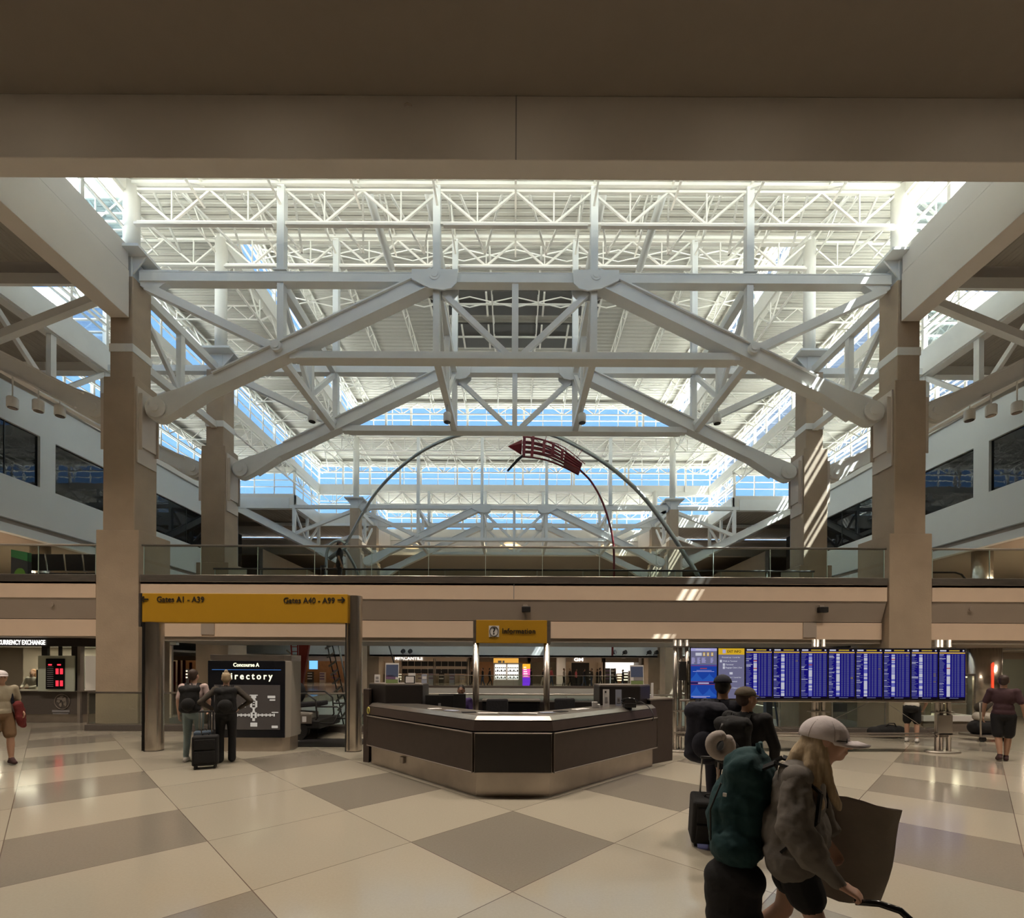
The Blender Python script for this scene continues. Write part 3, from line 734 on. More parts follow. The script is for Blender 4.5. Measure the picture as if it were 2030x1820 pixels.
# ---- gates sign
def gates_sign():
    Y = 10.15
    L, R = P(287, 1234, Y), P(691, 1234, Y); top = P(287, 1177, Y).z
    e = empty('overhead_sign', ((L.x+R.x)/2, Y, 0), 'yellow overhead sign reading Gates A1 - A39 and Gates A40 - A99 on chrome posts', 'sign')
    zb = L.z
    q = MB(); q.box(L.x, R.x, Y-.08, Y+.22, zb, top); adopt(q.build('sign_board', 'sign_yellow', bevel=.01), e)
    for px0, px1, z1 in ((283, 318, zb), (683, 713, top-.02)):
        a, b = P(px0, 1490, Y).x, P(px1, 1490, Y).x; c = (a+b)/2; r = (b-a)/2
        pts = []
        for k in range(25):
            t = 2*PI*k/24; pts.append((c+math.copysign(abs(math.cos(t))**.7, math.cos(t))*r, Y+.06+math.sin(t)*.15))
        if px0 > 600: pts = [(x+.0, y+.06) for x, y in pts]
        q = MB(); q.prism(pts[:-1], 0, z1, 'z'); o = q.build('post', 'chrome'); adopt(o, e)
        for f in o.data.polygons: f.use_smooth = True
        m = o.modifiers.new('e', 'EDGE_SPLIT')
        q = MB(); q.box(c-r*.7-.006, c-r*.7+.006, Y-.1, Y-.05, .02, zb); adopt(q.build('seam', 'black'), e)
        q = MB(); q.prism([(x*1.0, y) for x, y in pts[:-1]], 0, .02, 'z'); adopt(q.build('foot_ring', 'black'), e)
    q = MB(); q.box(L.x-.09, L.x-.03, Y-.06, Y+.2, zb-.1, top); adopt(q.build('end_cap', 'brushed'), e)
    q = MB(); q.box(L.x-.03, L.x, Y-.085, Y+.22, zb, top); adopt(q.build('edge_strip', 'sign_black'), e)
    c1 = P(358, 1189, Y-.08); c2 = P(613, 1191, Y-.08)
    for nm, s_, c, wd in (('lettering_left', 'Gates A1 - A39', c1, XY(405, Y)-XY(312, Y)), ('lettering_right', 'Gates A40 - A99', c2, XY(664, Y)-XY(563, Y))):
        o = textmesh(nm, s_, .175, (c.x, Y-.085, c.z), 'sign_black', None, width=wd, depth=.003); adopt(o, e)
    for nm, px, d in (('arrow_left', 293, -1), ('arrow_right', 679, 1)):
        q = MB(); p = P(px, 1189+(1.5 if d > 0 else 0), Y); arrow(q, p.x, p.z, .155, d, Y-.088); adopt(q.build(nm, 'sign_black'), e)
gates_sign()
# ---- information sign
def info_sign():
    Y = 9.45
    L, R = P(944, 1275, Y), P(1084, 1275, Y); top = P(1015, 1230, Y).z; zb = L.z
    e = empty('overhead_sign', (0, Y, 0), 'yellow Information sign with a question mark on two chrome posts', 'sign')
    q = MB(); q.box(L.x, R.x, Y-.05, Y+.09, zb, top); adopt(q.build('sign_board', 'sign_yellow', bevel=.006), e)
    for px in (943.5, 1084):
        c = P(px, 1300, Y)
        q = MB(); q.tube([(c.x, Y+.02, 0), (c.x, Y+.02, zb)], .064, 20); q.tube([(c.x, Y+.02, zb), (c.x, Y+.02, top)], .03, 12); adopt(q.build('post', 'chrome'), e)
    for px0, px1 in ((938, 944), (1084, 1091)):
        q = MB(); q.box(XY(px0, Y), XY(px1, Y), Y-.04, Y+.08, zb-.02, top); adopt(q.build('end_cap', 'brushed'), e)
    c = P(1028.5, 1252, Y); o = textmesh('lettering', 'Information', .15, (c.x, Y-.055, c.z), 'sign_black', None, width=XY(1061, Y)-XY(996, Y), depth=.003); adopt(o, e)
    c = P(979.5, 1252, Y); q = MB(); q.cbox((c.x, Y-.053, c.z), (.205, .006, .225)); adopt(q.build('icon_plate', 'paper_white'), e)
    q = MB(); pts = [(c.x+math.cos(t*PI/12)*.086, Y-.058, c.z+math.sin(t*PI/12)*.098) for t in range(24)]; q.tube(pts, .006, 5, closed=True); adopt(q.build('icon_ring', 'sign_black'), e)
    o = textmesh('question_mark', '?', .19, (c.x, Y-.058, c.z), 'sign_black', None, depth=.002); adopt(o, e)
info_sign()
# ---- information desk
def offs(pl, d):
    out = []
    for i, p in enumerate(pl):
        p = Vector(p); ns = []
        for a, b in ((i-1, i), (i, i+1)):
            if a < 0 or b >= len(pl): continue
            t = (Vector(pl[b])-Vector(pl[a])).normalized(); ns.append(Vector((-t.y, t.x)))
        if len(ns) == 1: out.append(p+ns[0]*d)
        else:
            n = (ns[0]+ns[1]).normalized(); out.append(p+n*(d/n.dot(ns[0])))
    return out
def sweep(mb, pl, prof):
    rows = [[(v.x, v.y, z) for v in offs(pl, o)] for o, z in prof]; n = len(pl); k = len(prof)
    vs = [v for r in rows for v in r]
    fs = [(i*n+j, i*n+j+1, ((i+1) % k)*n+j+1, ((i+1) % k)*n+j) for i in range(k) for j in range(n-1)]
    fs += [tuple(i*n for i in range(k)), tuple(i*n+n-1 for i in reversed(range(k)))]
    return mb.add(vs, fs)
BODY = [(-2.80, 8.92), (-.568, 6.64), (.568, 6.64), (2.72, 8.80)]
def desk():
    e = empty('information_desk', (0, 8, 0), 'faceted brown information desk with a steel plinth under the Information sign', 'desk')
    A = lambda mb, nm, m, **k: adopt(mb.build(nm, m, **k), e)
    q = MB(); sweep(q, BODY, [(.10, 0), (.10, .40), (.5, .40), (.5, 0)]); A(q, 'plinth', 'brushed_plate')
    for i, nm in ((0, 'left'), (1, 'centre'), (2, 'right')):
        seg = BODY[i:i+2]; a, b = Vector(seg[0]), Vector(seg[1]); d = (b-a).normalized(); L = (b-a).length
        a2, b2 = a+d*.02, b-d*.02
        q = MB(); sweep(q, [a2, b2], [(0, .36), (0, .93), (.08, .93), (.08, .36)])
        o = A(q, 'front_panel', 'panel_dark' if i == 1 else 'panel_brown', bevel=.012)
        q = MB(); n = Vector((-d.y, d.x))*-.006
        c = [(a2.x+n.x, a2.y+n.y, .365), (b2.x+n.x, b2.y+n.y, .365), (b2.x+n.x, b2.y+n.y, .925), (a2.x+n.x, a2.y+n.y, .925)]
        q.tube(c, .011, 6, closed=True, smooth=False); A(q, 'panel_edging', 'trim_steel')
    q = MB(); sweep(q, BODY, [(0.0, .955), (.035, 1.10), (.3, 1.10), (.3, .955)]); A(q, 'apron', 'panel_brown', bevel=.006)
    q = MB(); sweep(q, BODY, [(.03, 1.105), (.115, 1.165), (.66, 1.165), (.66, 1.105)]); A(q, 'countertop', 'brushed', bevel=.006)
    q = MB(); sweep(q, BODY, [(.12, .40), (.12, 1.1), (.2, 1.1), (.2, .4)]); A(q, 'inner_core', 'panel_dark')
    # towers
    for s, poly in ((-1, [(-2.90, 9.35), (-2.42, 8.84), (-1.72, 8.84), (-1.72, 9.5), (-2.6, 9.8)]), (1, [(2.70, 9.2), (2.40, 8.84), (1.63, 8.84), (1.63, 9.5), (2.4, 9.7)])):
        q = MB(); q.prism(poly, 0 if s < 0 else .0, 1.52, 'z'); A(q, 'end_cabinet', 'panel_dark', bevel=.02)
        cx = sum(p[0] for p in poly)/5; cy_ = sum(p[1] for p in poly)/5
        q = MB(); q.prism([(cx+(x-cx)*.97, cy_+(y-cy_)*.97) for x, y in poly], 1.52, 1.535, 'z'); A(q, 'cabinet_top', 'trim_steel')
    q = MB(); q.prism([(-2.93, 9.12), (-2.80, 9.05), (-2.80, 9.6), (-2.97, 9.6)], 0, 1.42, 'z'); A(q, 'side_screen', 'panel_brown')
    q = MB(); q.prism([(2.64, 8.98), (3.22, 9.42), (3.0, 10.0), (2.45, 9.75)], 0, 1.235, 'z'); A(q, 'rear_cabinet', 'panel_brown', bevel=.01)
    q = MB(); q.prism([(2.62, 8.97), (3.24, 9.41), (3.02, 10.03), (2.45, 9.77)], 1.235, 1.26, 'z'); A(q, 'rear_cabinet_top', 'trim_steel')
    q = MB(); q.prism([(-1.68, 8.6), (-.6, 7.62), (-.45, 8.3), (-.85, 9.45), (-1.68, 9.45)], .70, .74, 'z'); A(q, 'work_surface', 'panel_dark')
    # rear counter and glass display
    q = MB(); q.box(-1.7, 2.4, 10.75, 11.3, 0, 1.06); A(q, 'rear_counter', 'panel_dark')
    q = MB(); q.box(-.72, .62, 10.55, 11.1, 1.08, 1.115); A(q, 'rear_glass_top', 'rail_metal', bevel=.004)
    q = MB(); q.box(-.70, .60, 10.56, 10.6, .8, 1.08); A(q, 'rear_shelf_front', 'black_gloss')
    q = MB(); p = P(815, 1513, 7.9); d = Vector((BODY[1][0]-BODY[0][0], BODY[1][1]-BODY[0][1], 0)).normalized(); n = Vector((-d.y, d.x, 0))
    t = .36; a = Vector((*BODY[0], 0))+d*(3.19*t)+n*.085
    q.cbox((a.x, a.y, .235), (.11, .05, .11), math.atan2(d.y, d.x)); A(q, 'socket_box', 'trim_steel', bevel=.006)
    a = Vector((*BODY[0], 0))+d*.07-n*.004
    q = MB(); pts = [(a.x+d.x*math.cos(k*PI/10)*.04, a.y+d.y*math.cos(k*PI/10)*.04, 1.03+math.sin(k*PI/10)*.06) for k in range(20)]
    q.tube(pts, .012, 6, closed=True); A(q, 'ring_sticker', mat('sticker', (.55, .50, .12), .5))
desk()
# things on the desk
def leaf(name, c, w_, h_, t, tilt, rz, m, label, cat='leaflet', group=None, art=None):
    e = empty(name, c, label, cat, group, rz=rz)
    R = Matrix.Rotation(tilt, 3, 'X')
    q = MB(); q.cbox((0, 0, h_/2*math.cos(tilt)), (w_, t, h_), 0, R); q.build('card', m, e)
    if art:
        for i, (ax, az, aw, ah, am) in enumerate(art):
            q = MB(); v = R@Vector((ax*w_, -t/2-.0015, (az)*h_)); q.cbox((v.x, v.y, h_/2*math.cos(tilt)+v.z), (aw*w_, .002, ah*h_), 0, R); q.build('print', am, e)
    return e
mat('art_green', (.20, .27, .10), .6); mat('art_blue', (.09, .12, .22), .5); mat('art_purple', (.18, .10, .20), .6); mat('art_grey', (.30, .29, .30), .6)
leaf('poster_stand', (-2.38, 9.15, 1.536), .26, .40, .01, -.12, .1, 'paper_white', 'tilted poster standing on the left desk cabinet', 'poster', art=[(0, .12, .9, .6, 'art_blue'), (-.1, -.2, .7, .2, 'art_purple'), (0, -.4, .9, .18, 'art_green')])
leaf('poster_stand', (2.42, 9.15, 1.536), .26, .38, .01, -.12, -.12, 'paper_white', 'tilted poster standing on the right desk cabinet', 'poster', art=[(0, .15, .9, .55, 'art_blue'), (.1, -.2, .7, .2, 'art_grey'), (0, -.4, .9, .18, 'art_green')])
leaf('sign_holder', (-2.70, 9.25, 1.536), .11, .17, .01, -.05, 0, 'paper_white', 'small white card with a round symbol at the left end of the left cabinet', 'card', art=[(0, .1, .5, .3, 'art_grey'), (0, -.25, .6, .12, 'art_grey')])
leaf('picture_frame', (-2.02, 9.1, 1.536), .2, .15, .012, -.08, 0, 'black', 'black framed white notice on the left desk cabinet', 'frame', art=[(0, 0, .8, .8, 'paper_white')])
leaf('paper_sheet', (-2.03, 9.32, 1.536), .14, .2, .006, -.1, .1, 'paper_white', 'white leaflet behind the black framed notice', 'leaflet')
leaf('leaflet_stand', (-1.76, 9.2, 1.536), .1, .18, .05, -.1, .3, 'paper_tint', 'bluish leaflet stack at the right end of the left cabinet', 'leaflet', art=[(0, .1, .8, .3, 'paper_white')])
leaf('tent_card', (1.66, 8.35, 1.166), .115, .31, .012, -.03, .05, 'paper_white', 'tall white card with a small print at the top, left of two on the counter', 'card', art=[(-.1, .35, .25, .12, 'black'), (0, -.1, .4, .3, 'art_grey')])
leaf('tent_card', (1.92, 8.52, 1.166), .11, .30, .012, -.03, .05, 'paper_tint', 'tall pinkish card with a dark oval print, right of two on the counter', 'card', art=[(0, -.15, .6, .35, 'art_grey'), (0, -.15, .3, .2, 'black')])
leaf('notice', (2.78, 9.35, 1.262), .09, .3, .01, 0, .8, 'paper_white', 'narrow white notice at the right end of the desk', 'notice')
cols = ['paper_white', 'paper_tint', 'black', 'paper_white', 'art_grey', 'paper_white', 'paper_tint', 'black', 'paper_white']
for k, (px, Y, rz, sx_, lab) in enumerate(((862, 7.75, .5, .2, 'dark leaflet lying left of the staff member'), (895, 7.45, -.5, .22, 'bluish leaflet lying on the left counter'), (930, 7.2, .2, .22, 'black folder lying on the counter left of centre'),
        (968, 7.05, .0, .3, 'white sheet lying on the counter at centre left'), (1010, 7.05, .1, .3, 'grey sheet lying at the counter centre'), (1050, 7.08, -.2, .24, 'white leaflet lying at the counter centre right'),
        (1085, 7.2, .4, .22, 'black leaflet lying near the right bend of the counter'), (1112, 7.4, .7, .2, 'bluish leaflet by the right bend of the counter'), (1150, 7.8, .75, .34, 'wide white papers spread on the right counter'))):
    q = MB(); x = (px-VX)*Y/F; q.cbox((0, 0, .004), (sx_, .15, .008)); o = q.build('paper_sheet', cols[k]); o.location = (x, Y, 1.166); o.rotation_euler[2] = rz; tag(o, lab, 'leaflet', 'papers on the counter')
q = MB(); q.cbox((0, 0, .05), (.09, .07, .1)); q.cbox((.06, 0, .03), (.06, .07, .06)); o = q.build('leaflet_box', 'paper_white', bevel=.004); o.location = (1.42, 8.15, 1.166); tag(o, 'small white box beside the tall white card', 'box')
# phone with cord
e = empty('telephone', (2.05, 8.25, 1.166), 'black desk telephone with its cord hanging over the counter edge', 'telephone')
q = MB(); q.prism([(-.1, 0), (.1, 0), (.1, .03), (-.1, .08)], -.1, .1, 'x'); q.build('base', 'black', e, bevel=.008)
q = MB(); q.tube([(-.13, .0, .10), (-.08, .0, .14), (.0, .0, .155), (.08, .0, .14), (.13, .0, .10)], [.03, .022, .018, .022, .03], 10); q.build('handset', 'black_gloss', e)
q = MB(); q.tube([(.1, 0, .08), (.2, -.05, .1), (.28, -.16, .04), (.31, -.26, -.02), (.32, -.33, -.08), (.325, -.34, -.15), (.31, -.34, -.2)], .009, 6); q.build('cord', 'black', e)
# monitors and staff chair
def monitor(x, y, rz, label):
    e = empty('monitor', (x, y, .74), label, 'monitor', rz=rz)
    q = MB(); q.cbox((0, 0, .42), (.54, .035, .33)); q.build('back_shell', 'black', e, bevel=.01)
    q = MB(); q.cbox((0, .03, .2), (.06, .03, .3)); q.box(-.12, .12, -.08, .1, 0, .015); q.build('stand', 'black_gloss', e)
    q = MB(); q.cbox((0, -.02, .36), (.05, .01, .14)); q.build('cable_cover', 'art_grey', e)
monitor(-1.41, 8.93, .08, 'black computer monitor seen from behind, left of two at the desk')
monitor(-1.22, 9.32, .25, 'black computer monitor seen from behind, nearer the staff member')

def staff_chair(x, y, label):
    e = empty('office_chair', (x, y, 0), label, 'chair', 'office chairs inside the desk', rz=.2)
    q = MB(); q.cbox((0, 0, .5), (.5, .48, .09)); q.build('seat', 'black_cloth', e, bevel=.03)
    q = MB(); q.cbox((0, .25, .92), (.48, .07, .5)); q.build('backrest', 'black_cloth', e, bevel=.04)
    q = MB(); q.tube([(0, 0, .1), (0, 0, .46)], .03, 8); q.build('column', 'rail_metal', e)
    q = MB()
    for k in range(5): q.beam((0, 0, .09), (.28*math.cos(k*1.257), .28*math.sin(k*1.257), .05), .04, .03)
    q.build('base', 'black', e)
    for sx_ in (-1, 1):
        q = MB(); q.tube([(sx_*.25, .12, .5), (sx_*.28, .05, .72), (sx_*.28, -.15, .72)], .02, 8); q.build('armrest', 'black', e)
staff_chair(-1.1, 9.95, 'black office chair the staff member sits on')
staff_chair(-.3, 9.9, 'black office chair right of the staff member, empty')
staff_chair(1.2, 10.2, 'black office chair behind the right counter, empty')

# ---- directory
def directory():
    Y = 10.17; x0, x1 = P(414, 1460, Y).x, P(568, 1460, Y).x; cx = (x0+x1)/2; W = x1-x0
    top = P(490, 1298, Y).z; zp0, zp1 = P(500, 1462, Y).z, P(500, 1310, Y).z
    e = empty('directory_kiosk', (cx, Y, 0), 'black freestanding Concourse A directory with a terminal map', 'kiosk')
    A = lambda mb, nm, m, **k: mb.build(nm, m, e, **k)
    q = MB(); q.prism([(-W/2+.02, 0), (W/2-.1, 0), (W/2+.02, .12), (W/2+.02, .5), (-W/2+.02, .5)], 0, zp0, 'z'); A(q, 'plinth', 'brushed_plate', bevel=.005)
    q = MB(); q.prism([(-W/2, -.02), (W/2-.02, -.02), (W/2+.06, .08), (W/2+.06, .55), (-W/2, .55)], zp0, zp1, 'z'); A(q, 'cabinet', 'fascia_grey', bevel=.008)
    q = MB(); q.prism([(-W/2+.02, 0.0), (W/2-.06, 0.0), (W/2+.06, .08), (W/2+.06, .55), (-W/2, .55)], zp1, top, 'z'); A(q, 'top_cap', 'brushed', bevel=.005)
    q = MB(); q.box(-W/2, W/2-.02, -.045, -.02, zp0, zp1); A(q, 'face_panel', mat('kiosk_face', (.012, .013, .018), .25), bevel=.008)
    def px(x, y): p = P(x, y, Y); return p.x-cx, p.z
    tx, tz = px(490.5, 1318.5); textmesh('lettering_small', 'Concourse A', .115, (tx, -.05, tz), 'text_glow', e, width=.56).matrix_parent_inverse = Matrix()
    tx, tz = px(495.5, 1341); textmesh('lettering_large', 'Directory', .20, (tx-.03, -.05, tz), 'text_glow', e, width=1.08, spacing=1.5).matrix_parent_inverse = Matrix()
    a = px(423, 1327.5); b = px(559, 1327.5); q = MB(); q.box(a[0], b[0], -.05, -.045, a[1]-.006, a[1]+.006); A(q, 'blue_line', 'led_blue')
    a = px(427, 1445.5); b = px(557.5, 1358); q = MB(); q.box(a[0], b[0], -.05, -.045, a[1], b[1]); A(q, 'map_panel', mat('map_grey', (.12, .115, .12), .3, noise=.15, scale=3))
    # map glyphs
    mm = 'map_line'; emat(mm, (.75, .68, .58), .38)
    q = MB()
    def r(x0_, y0_, x1_, y1_):
        a = px(x0_, y0_); b = px(x1_, y1_); q.box(min(a[0], b[0]), max(a[0], b[0]), -.053, -.05, min(a[1], b[1]), max(a[1], b[1]))
    cx_ = 505.5
    r(cx_-8, 1377, cx_+8, 1379); r(cx_-5, 1379, cx_+5, 1384); r(cx_-3, 1384, cx_+3, 1388)
    for a_, b_, c_, d_ in ((-7, 1389, -3, 1402), (3, 1389, 7, 1402), (-4, 1386.5, 4, 1389), (-4, 1402, 4, 1404), (-2, 1391, 2, 1393), (-2, 1396, 2, 1398), (-2, 1404, 2, 1412)): r(cx_+a_, b_, cx_+c_, d_)
    for a_, b_, c_, d_ in ((-6, 1412, -2, 1423), (2, 1412, 6, 1423), (-3, 1410, 3, 1412.5), (-2.5, 1423, 2.5, 1429), (-2, 1416, 2, 1418)): r(cx_+a_, b_, cx_+c_, d_)
    for k in range(9):
        for s in (-1, 1):
            if s < 0 and k > 7: continue
            x_ = cx_+s*(9+k*3.9); r(x_-1.5, 1414.5+(k % 2), x_+1.5, 1420-(k % 2)*1.5)
    r(cx_-42, 1417, cx_+38, 1418); r(cx_-6.5, 1432, cx_+7, 1440); r(483, 1394, 490, 1402); r(533, 1379, 548, 1384); r(537, 1386, 548, 1389); r(541, 1438, 553, 1443); r(541, 1411, 554, 1413)
    A(q, 'map_drawing', mm)
directory()

# ---- passenger cart parked behind the directory
def cart():
    e = empty('passenger_cart', (-5.3, 12.2, 0), 'black electric passenger cart with tubular rails parked behind the directory', 'cart')
    A = lambda mb, nm, m, **k: mb.build(nm, m, e, **k)
    q = MB(); q.box(-.75, .45, -.5, .9, .28, .5); A(q, 'chassis', 'black', bevel=.03)
    q = MB(); q.prism([(-.7, .5), (.1, .5), (.1, .66), (-.7, .70)], -.3, .3, 'y'); A(q, 'body', 'fascia_grey', bevel=.03)
    q = MB(); q.cbox((-.05, .1, .86), (.75, .5, .12), 0, Matrix.Rotation(-.08, 3, 'Y')); A(q, 'seat', 'black_cloth', bevel=.03)
    q = MB(); q.ell((-.42, .1, 1.16), (.22, .28, .3)); A(q, 'backrest', 'black_cloth')
    for k, (x, y) in enumerate(((-.1, -.42), (-.1, .8), (-.7, -.42), (-.7, .8))):
        q = MB(); q.tube([(x, y-.09, .24), (x, y+.09, .24)], .24, 20); w_ = A(q, 'wheel', 'black'); q = MB(); q.tube([(x, y-.1, .24), (x, y+.1, .24)], .09, 12); q.build('hub', 'fascia_grey', w_)
    for y in (-.45, .65):
        q = MB(); q.tube([(-.45, y, 1.15), (.1, y, 1.17), (.32, y, 1.0), (.36, y, .55), (.18, y, .3), (-.2, y, .3)], .022, 8); A(q, 'side_rail', 'black')
        q = MB(); q.tube([(.34, y, .84), (.86, y, .84), (.96, y, .78), (.78, y, .42), (.4, y, .42)], .02, 8); A(q, 'step_rail', 'black')
    q = MB(); q.tube([(-.55, -.46, 1.05), (-.3, -.46, 1.02), (-.15, -.46, .85), (-.12, -.46, .32)], .022, 8); A(q, 'front_rail', 'black')
    q = MB(); q.box(-.1, .25, -.52, -.5, .42, .64); A(q, 'side_plate', 'rail_metal')
    q = MB(); q.box(.02, .12, -.525, -.52, .46, .6); A(q, 'sticker', 'paper_white')
    q = MB(); q.tube([(.3, -.3, .3), (.34, -.32, .12), (.28, -.32, .01)], .008, 6); A(q, 'cable', 'black')
cart()
q = MB(); q.box(-5.3, -3.6, 10.75, 11.9, 0, .015); o = q.build('dark_floor_sheet', 'black'); tag(o, 'thin dark rectangle on the floor beneath the parked cart', 'mat')  # thin dark sheet lying flat on the floor at the cart

# ---- flight screens
for n_, c_, s_ in (('scr_blue', (.008, .006, .16), 1.0), ('scr_navy', (.012, .012, .10), 1.0), ('scr_white', (.85, .86, 1.0), .62), ('scr_dimtxt', (.40, .42, .95), .26), ('scr_mid', (.25, .27, .9), .5), ('scr_yellow', (.85, .52, .03), .75),
                   ('scr_grey', (.145, .14, .235), 1.0), ('scr_lilac', (.42, .40, .72), .9), ('scr_mount', (.02, .09, .42), 1.0), ('scr_mount2', (.012, .05, .32), 1.0), ('scr_red', (.75, .12, .10), .5), ('scr_black', (.006, .004, .01), 1.0), ('scr_ytext', (.5, .4, .1), .5)): emat(n_, c_, s_*.62)
def screens():
    Y = 10.2; X0 = P(1368, 1330, Y).x; X1 = P(1915, 1330, Y).x; zt = P(1640, 1284.5, Y).z; zb = P(1640, 1387.5, Y).z
    e = empty('flight_screen_stand', ((X0+X1)/2, Y, 0), 'long freestanding bank of ten blue departure screens on triple steel posts', 'display stand')
    cx = (X0+X1)/2; pw = (X1-X0)/10
    A = lambda mb, nm, m, **k: mb.build(nm, m, e, **k)
    for k, px in enumerate((1357, 1636, 1888)):
        x = (px-VX)*Y/F-cx
        for j, dx in enumerate((-.13, 0, .13)):
            if k == 1: dx *= .8
            q = MB(); q.tube([(x+dx, .22+(.05 if j == 1 else 0), .02), (x+dx, .22+(.05 if j == 1 else 0), zt+.10+(.1 if k else 0.07))], .045, 12); A(q, 'post', 'rail_metal')
        q = MB(); q.lathe([(.38, 0), (.38, .03), (.34, .045)], (x, .22, 0), 24, sy=.5); A(q, 'base_plate', 'rail_metal')
        for z in (.42, .9, zt+.02):
            q = MB(); q.cbox((x, .22, z), (.42, .14, .03)); A(q, 'clamp_plate', 'rail_metal')
        q = MB(); q.cbox((x, .2, .62), (.32, .1, .45)); 
        if k == 2: A(q, 'junction_box', 'rail_metal', bevel=.01)
    for z, r in ((zb-.03, .025), (.36, .022), (.42, .022)):
        q = MB(); q.tube([(-(X1-X0)/2-.2, .2 if z < .8 else .06, z), ((X1-X0)/2-.2+(0 if z < .8 else .2), .2 if z < .8 else .06, z)], r, 8); A(q, 'crossbar', 'trim_steel')
    for a_, b_ in ((P(1450, 1390, Y), P(1560, 1450, Y)), (P(1745, 1390, Y), P(1640, 1440, Y)), (P(1765, 1390, Y), P(1870, 1460, Y))):
        q = MB(); q.tube([(a_.x-cx, .2, a_.z), (b_.x-cx, .2, b_.z)], .006, 5); A(q, 'brace_cable', 'trim_steel')
    q = MB(); q.box(-(X1-X0)/2, (X1-X0)/2, .05, .16, zb+.3, zb+.36); q.box(-(X1-X0)/2, (X1-X0)/2, .05, .16, zt-.36, zt-.3); A(q, 'mounting_rail', 'black')
    H = zt-zb; rnd = random.Random(3)
    for k in range(10):
        xa = -(X1-X0)/2+k*pw; xb = xa+pw-.008
        q = MB(); q.box(xa, xb, 0, .06, zb, zt); s = A(q, 'screen', 'black', bevel=.004)
        ya = -.003; xi0, xi1, zi0, zi1 = xa+.014, xb-.014, zb+.02, zt-.02; w_ = xi1-xi0; h_ = zi1-zi0
        layers = {}
        def R(u0, u1, v0, v1, m, lift=1):
            layers.setdefault(m, MB()).box(xi0+w_*u0, xi0+w_*u1, ya-.0006*lift-.0004, ya-.0004+.0001, zi1-h_*v1, zi1-h_*v0)
        if k >= 2:
            R(0, 1, 0, .955, 'scr_blue', 0); R(0, 1, 0, .052, 'scr_black', 1); R(0, 1, .955, 1, 'scr_black', 0)
            R(.03, .27, .014, .042, 'scr_white', 3); R(.38, .78, .016, .042, 'scr_ytext', 3); R(.90, .96, .015, .04, 'scr_white', 3)
            R(0.01, .99, .062, .085, 'scr_yellow', 3)
            n = 44
            for i in range(n):
                v = .10+i*.845/n; dv = .845/n
                R(.01, .01+rnd.choice((.1, .13, .15, .17, .20, .24)), v+dv*.25, v+dv*.72, 'scr_dimtxt' if rnd.random() < .8 else 'scr_white', 2)
                c = rnd.random(); R(.29, .29+.13, v+dv*.04, v+dv*.96, 'scr_white' if c < .62 else 'scr_mid' if c < .99 else 'scr_red', 2)
                for u0, u1 in ((.48, .54), (.59, .65), (.69, .78), (.84, .96)):
                    if u0 == .84 and rnd.random() < .03: R(u0, u1-.02, v+dv*.2, v+dv*.8, 'scr_ytext', 2); continue
                    R(u0, u1, v+dv*.25, v+dv*.72, 'scr_dimtxt', 2)
            R(.02, .25, .967, .98, 'scr_dimtxt', 2); R(.4, .75, .967, .98, 'scr_dimtxt', 2)
        elif k == 0:
            R(0, 1, 0, .33, 'scr_grey', 0); R(0, 1, 0, .055, 'scr_lilac', 1); R(.18, .72, .018, .04, 'scr_white', 2)
            R(.18, .42, .09, .15, 'scr_white', 2)
            for u in (.47, .62, .78): R(u, u+.08, .085, .155, 'scr_yellow', 2); R(u+.02, u+.06, .10, .14, 'scr_white', 3)
            for u, n, ww in ((.03, 7, .16), (.25, 7, .12), (.42, 6, .17), (.76, 6, .12)):
                for i in range(n): R(u, u+ww*rnd.uniform(.6, 1), .19+i*.018, .20+i*.018, 'scr_lilac', 2)
            R(0, 1, .33, 1, 'scr_mount2', 0); R(0, 1, .345, .352, 'scr_red', 3); R(0, 1, .665, .672, 'scr_red', 3); R(0, 1, .72, .727, 'scr_red', 3)
            R(0, 1, .675, .72, 'scr_navy', 2); R(.28, .7, .685, .71, 'scr_lilac', 3); R(.36, .62, .395, .412, 'scr_red', 3); R(.22, .8, .44, .448, 'scr_lilac', 3); R(.08, .9, .462, .470, 'scr_lilac', 3)
            for base, hh in ((.66, .2), (.97, .22)):
                for cxu, wd, hf in ((.22, .3, 1), (.72, .34, .8)):
                    steps = 12
                    for i in range(steps):
                        t = i/steps; ww = wd*(1-t)**1.6; R(max(0, cxu-ww), min(1, cxu+ww), base-hh*hf*(t+1/steps), base-hh*hf*t, 'scr_mount', 1)
            R(.02, .75, .955, .965, 'scr_lilac', 3); R(.1, .6, .975, .985, 'scr_lilac', 3)
        else:
            R(0, 1, 0, 1, 'scr_grey', 0); R(0, 1, 0, .125, 'scr_yellow', 1); R(.16, .28, .025, .10, 'scr_lilac', 2)
            for v, u0 in ((.255, .055), (.325, .17), (.385, .17), (.66, .055)): R(u0, u0+.08, v-.025, v+.025, 'scr_white', 2)
            R(.43, .55, .475, .52, 'scr_white', 2)
        for m, mb in layers.items(): mb.build('screen_image', m, s)
        if k == 1:
            def T(st, u, v, size, m, al='LEFT', wd=None):
                o = textmesh('screen_text', st, size, (xi0+w_*u, ya-.004, zi1-h_*v), m, None, align=al, depth=.0004, width=wd); o.parent = s; return o
            T('EXIT INFO', .60, .065, .075, 'scr_black', 'CENTER', .30)
            T('i', .22, .063, .06, 'scr_white', 'CENTER')
            T('Proceed up 1 Level for', .13, .18, .038, 'scr_white', 'LEFT', .40)
            T('Walk to Terminal', .17, .255, .04, 'scr_white', 'LEFT', .31); T('Terminal', .27, .325, .04, 'scr_white', 'LEFT', .17); T('Baggage Claim | Exit', .27, .385, .04, 'scr_white', 'LEFT', .36)
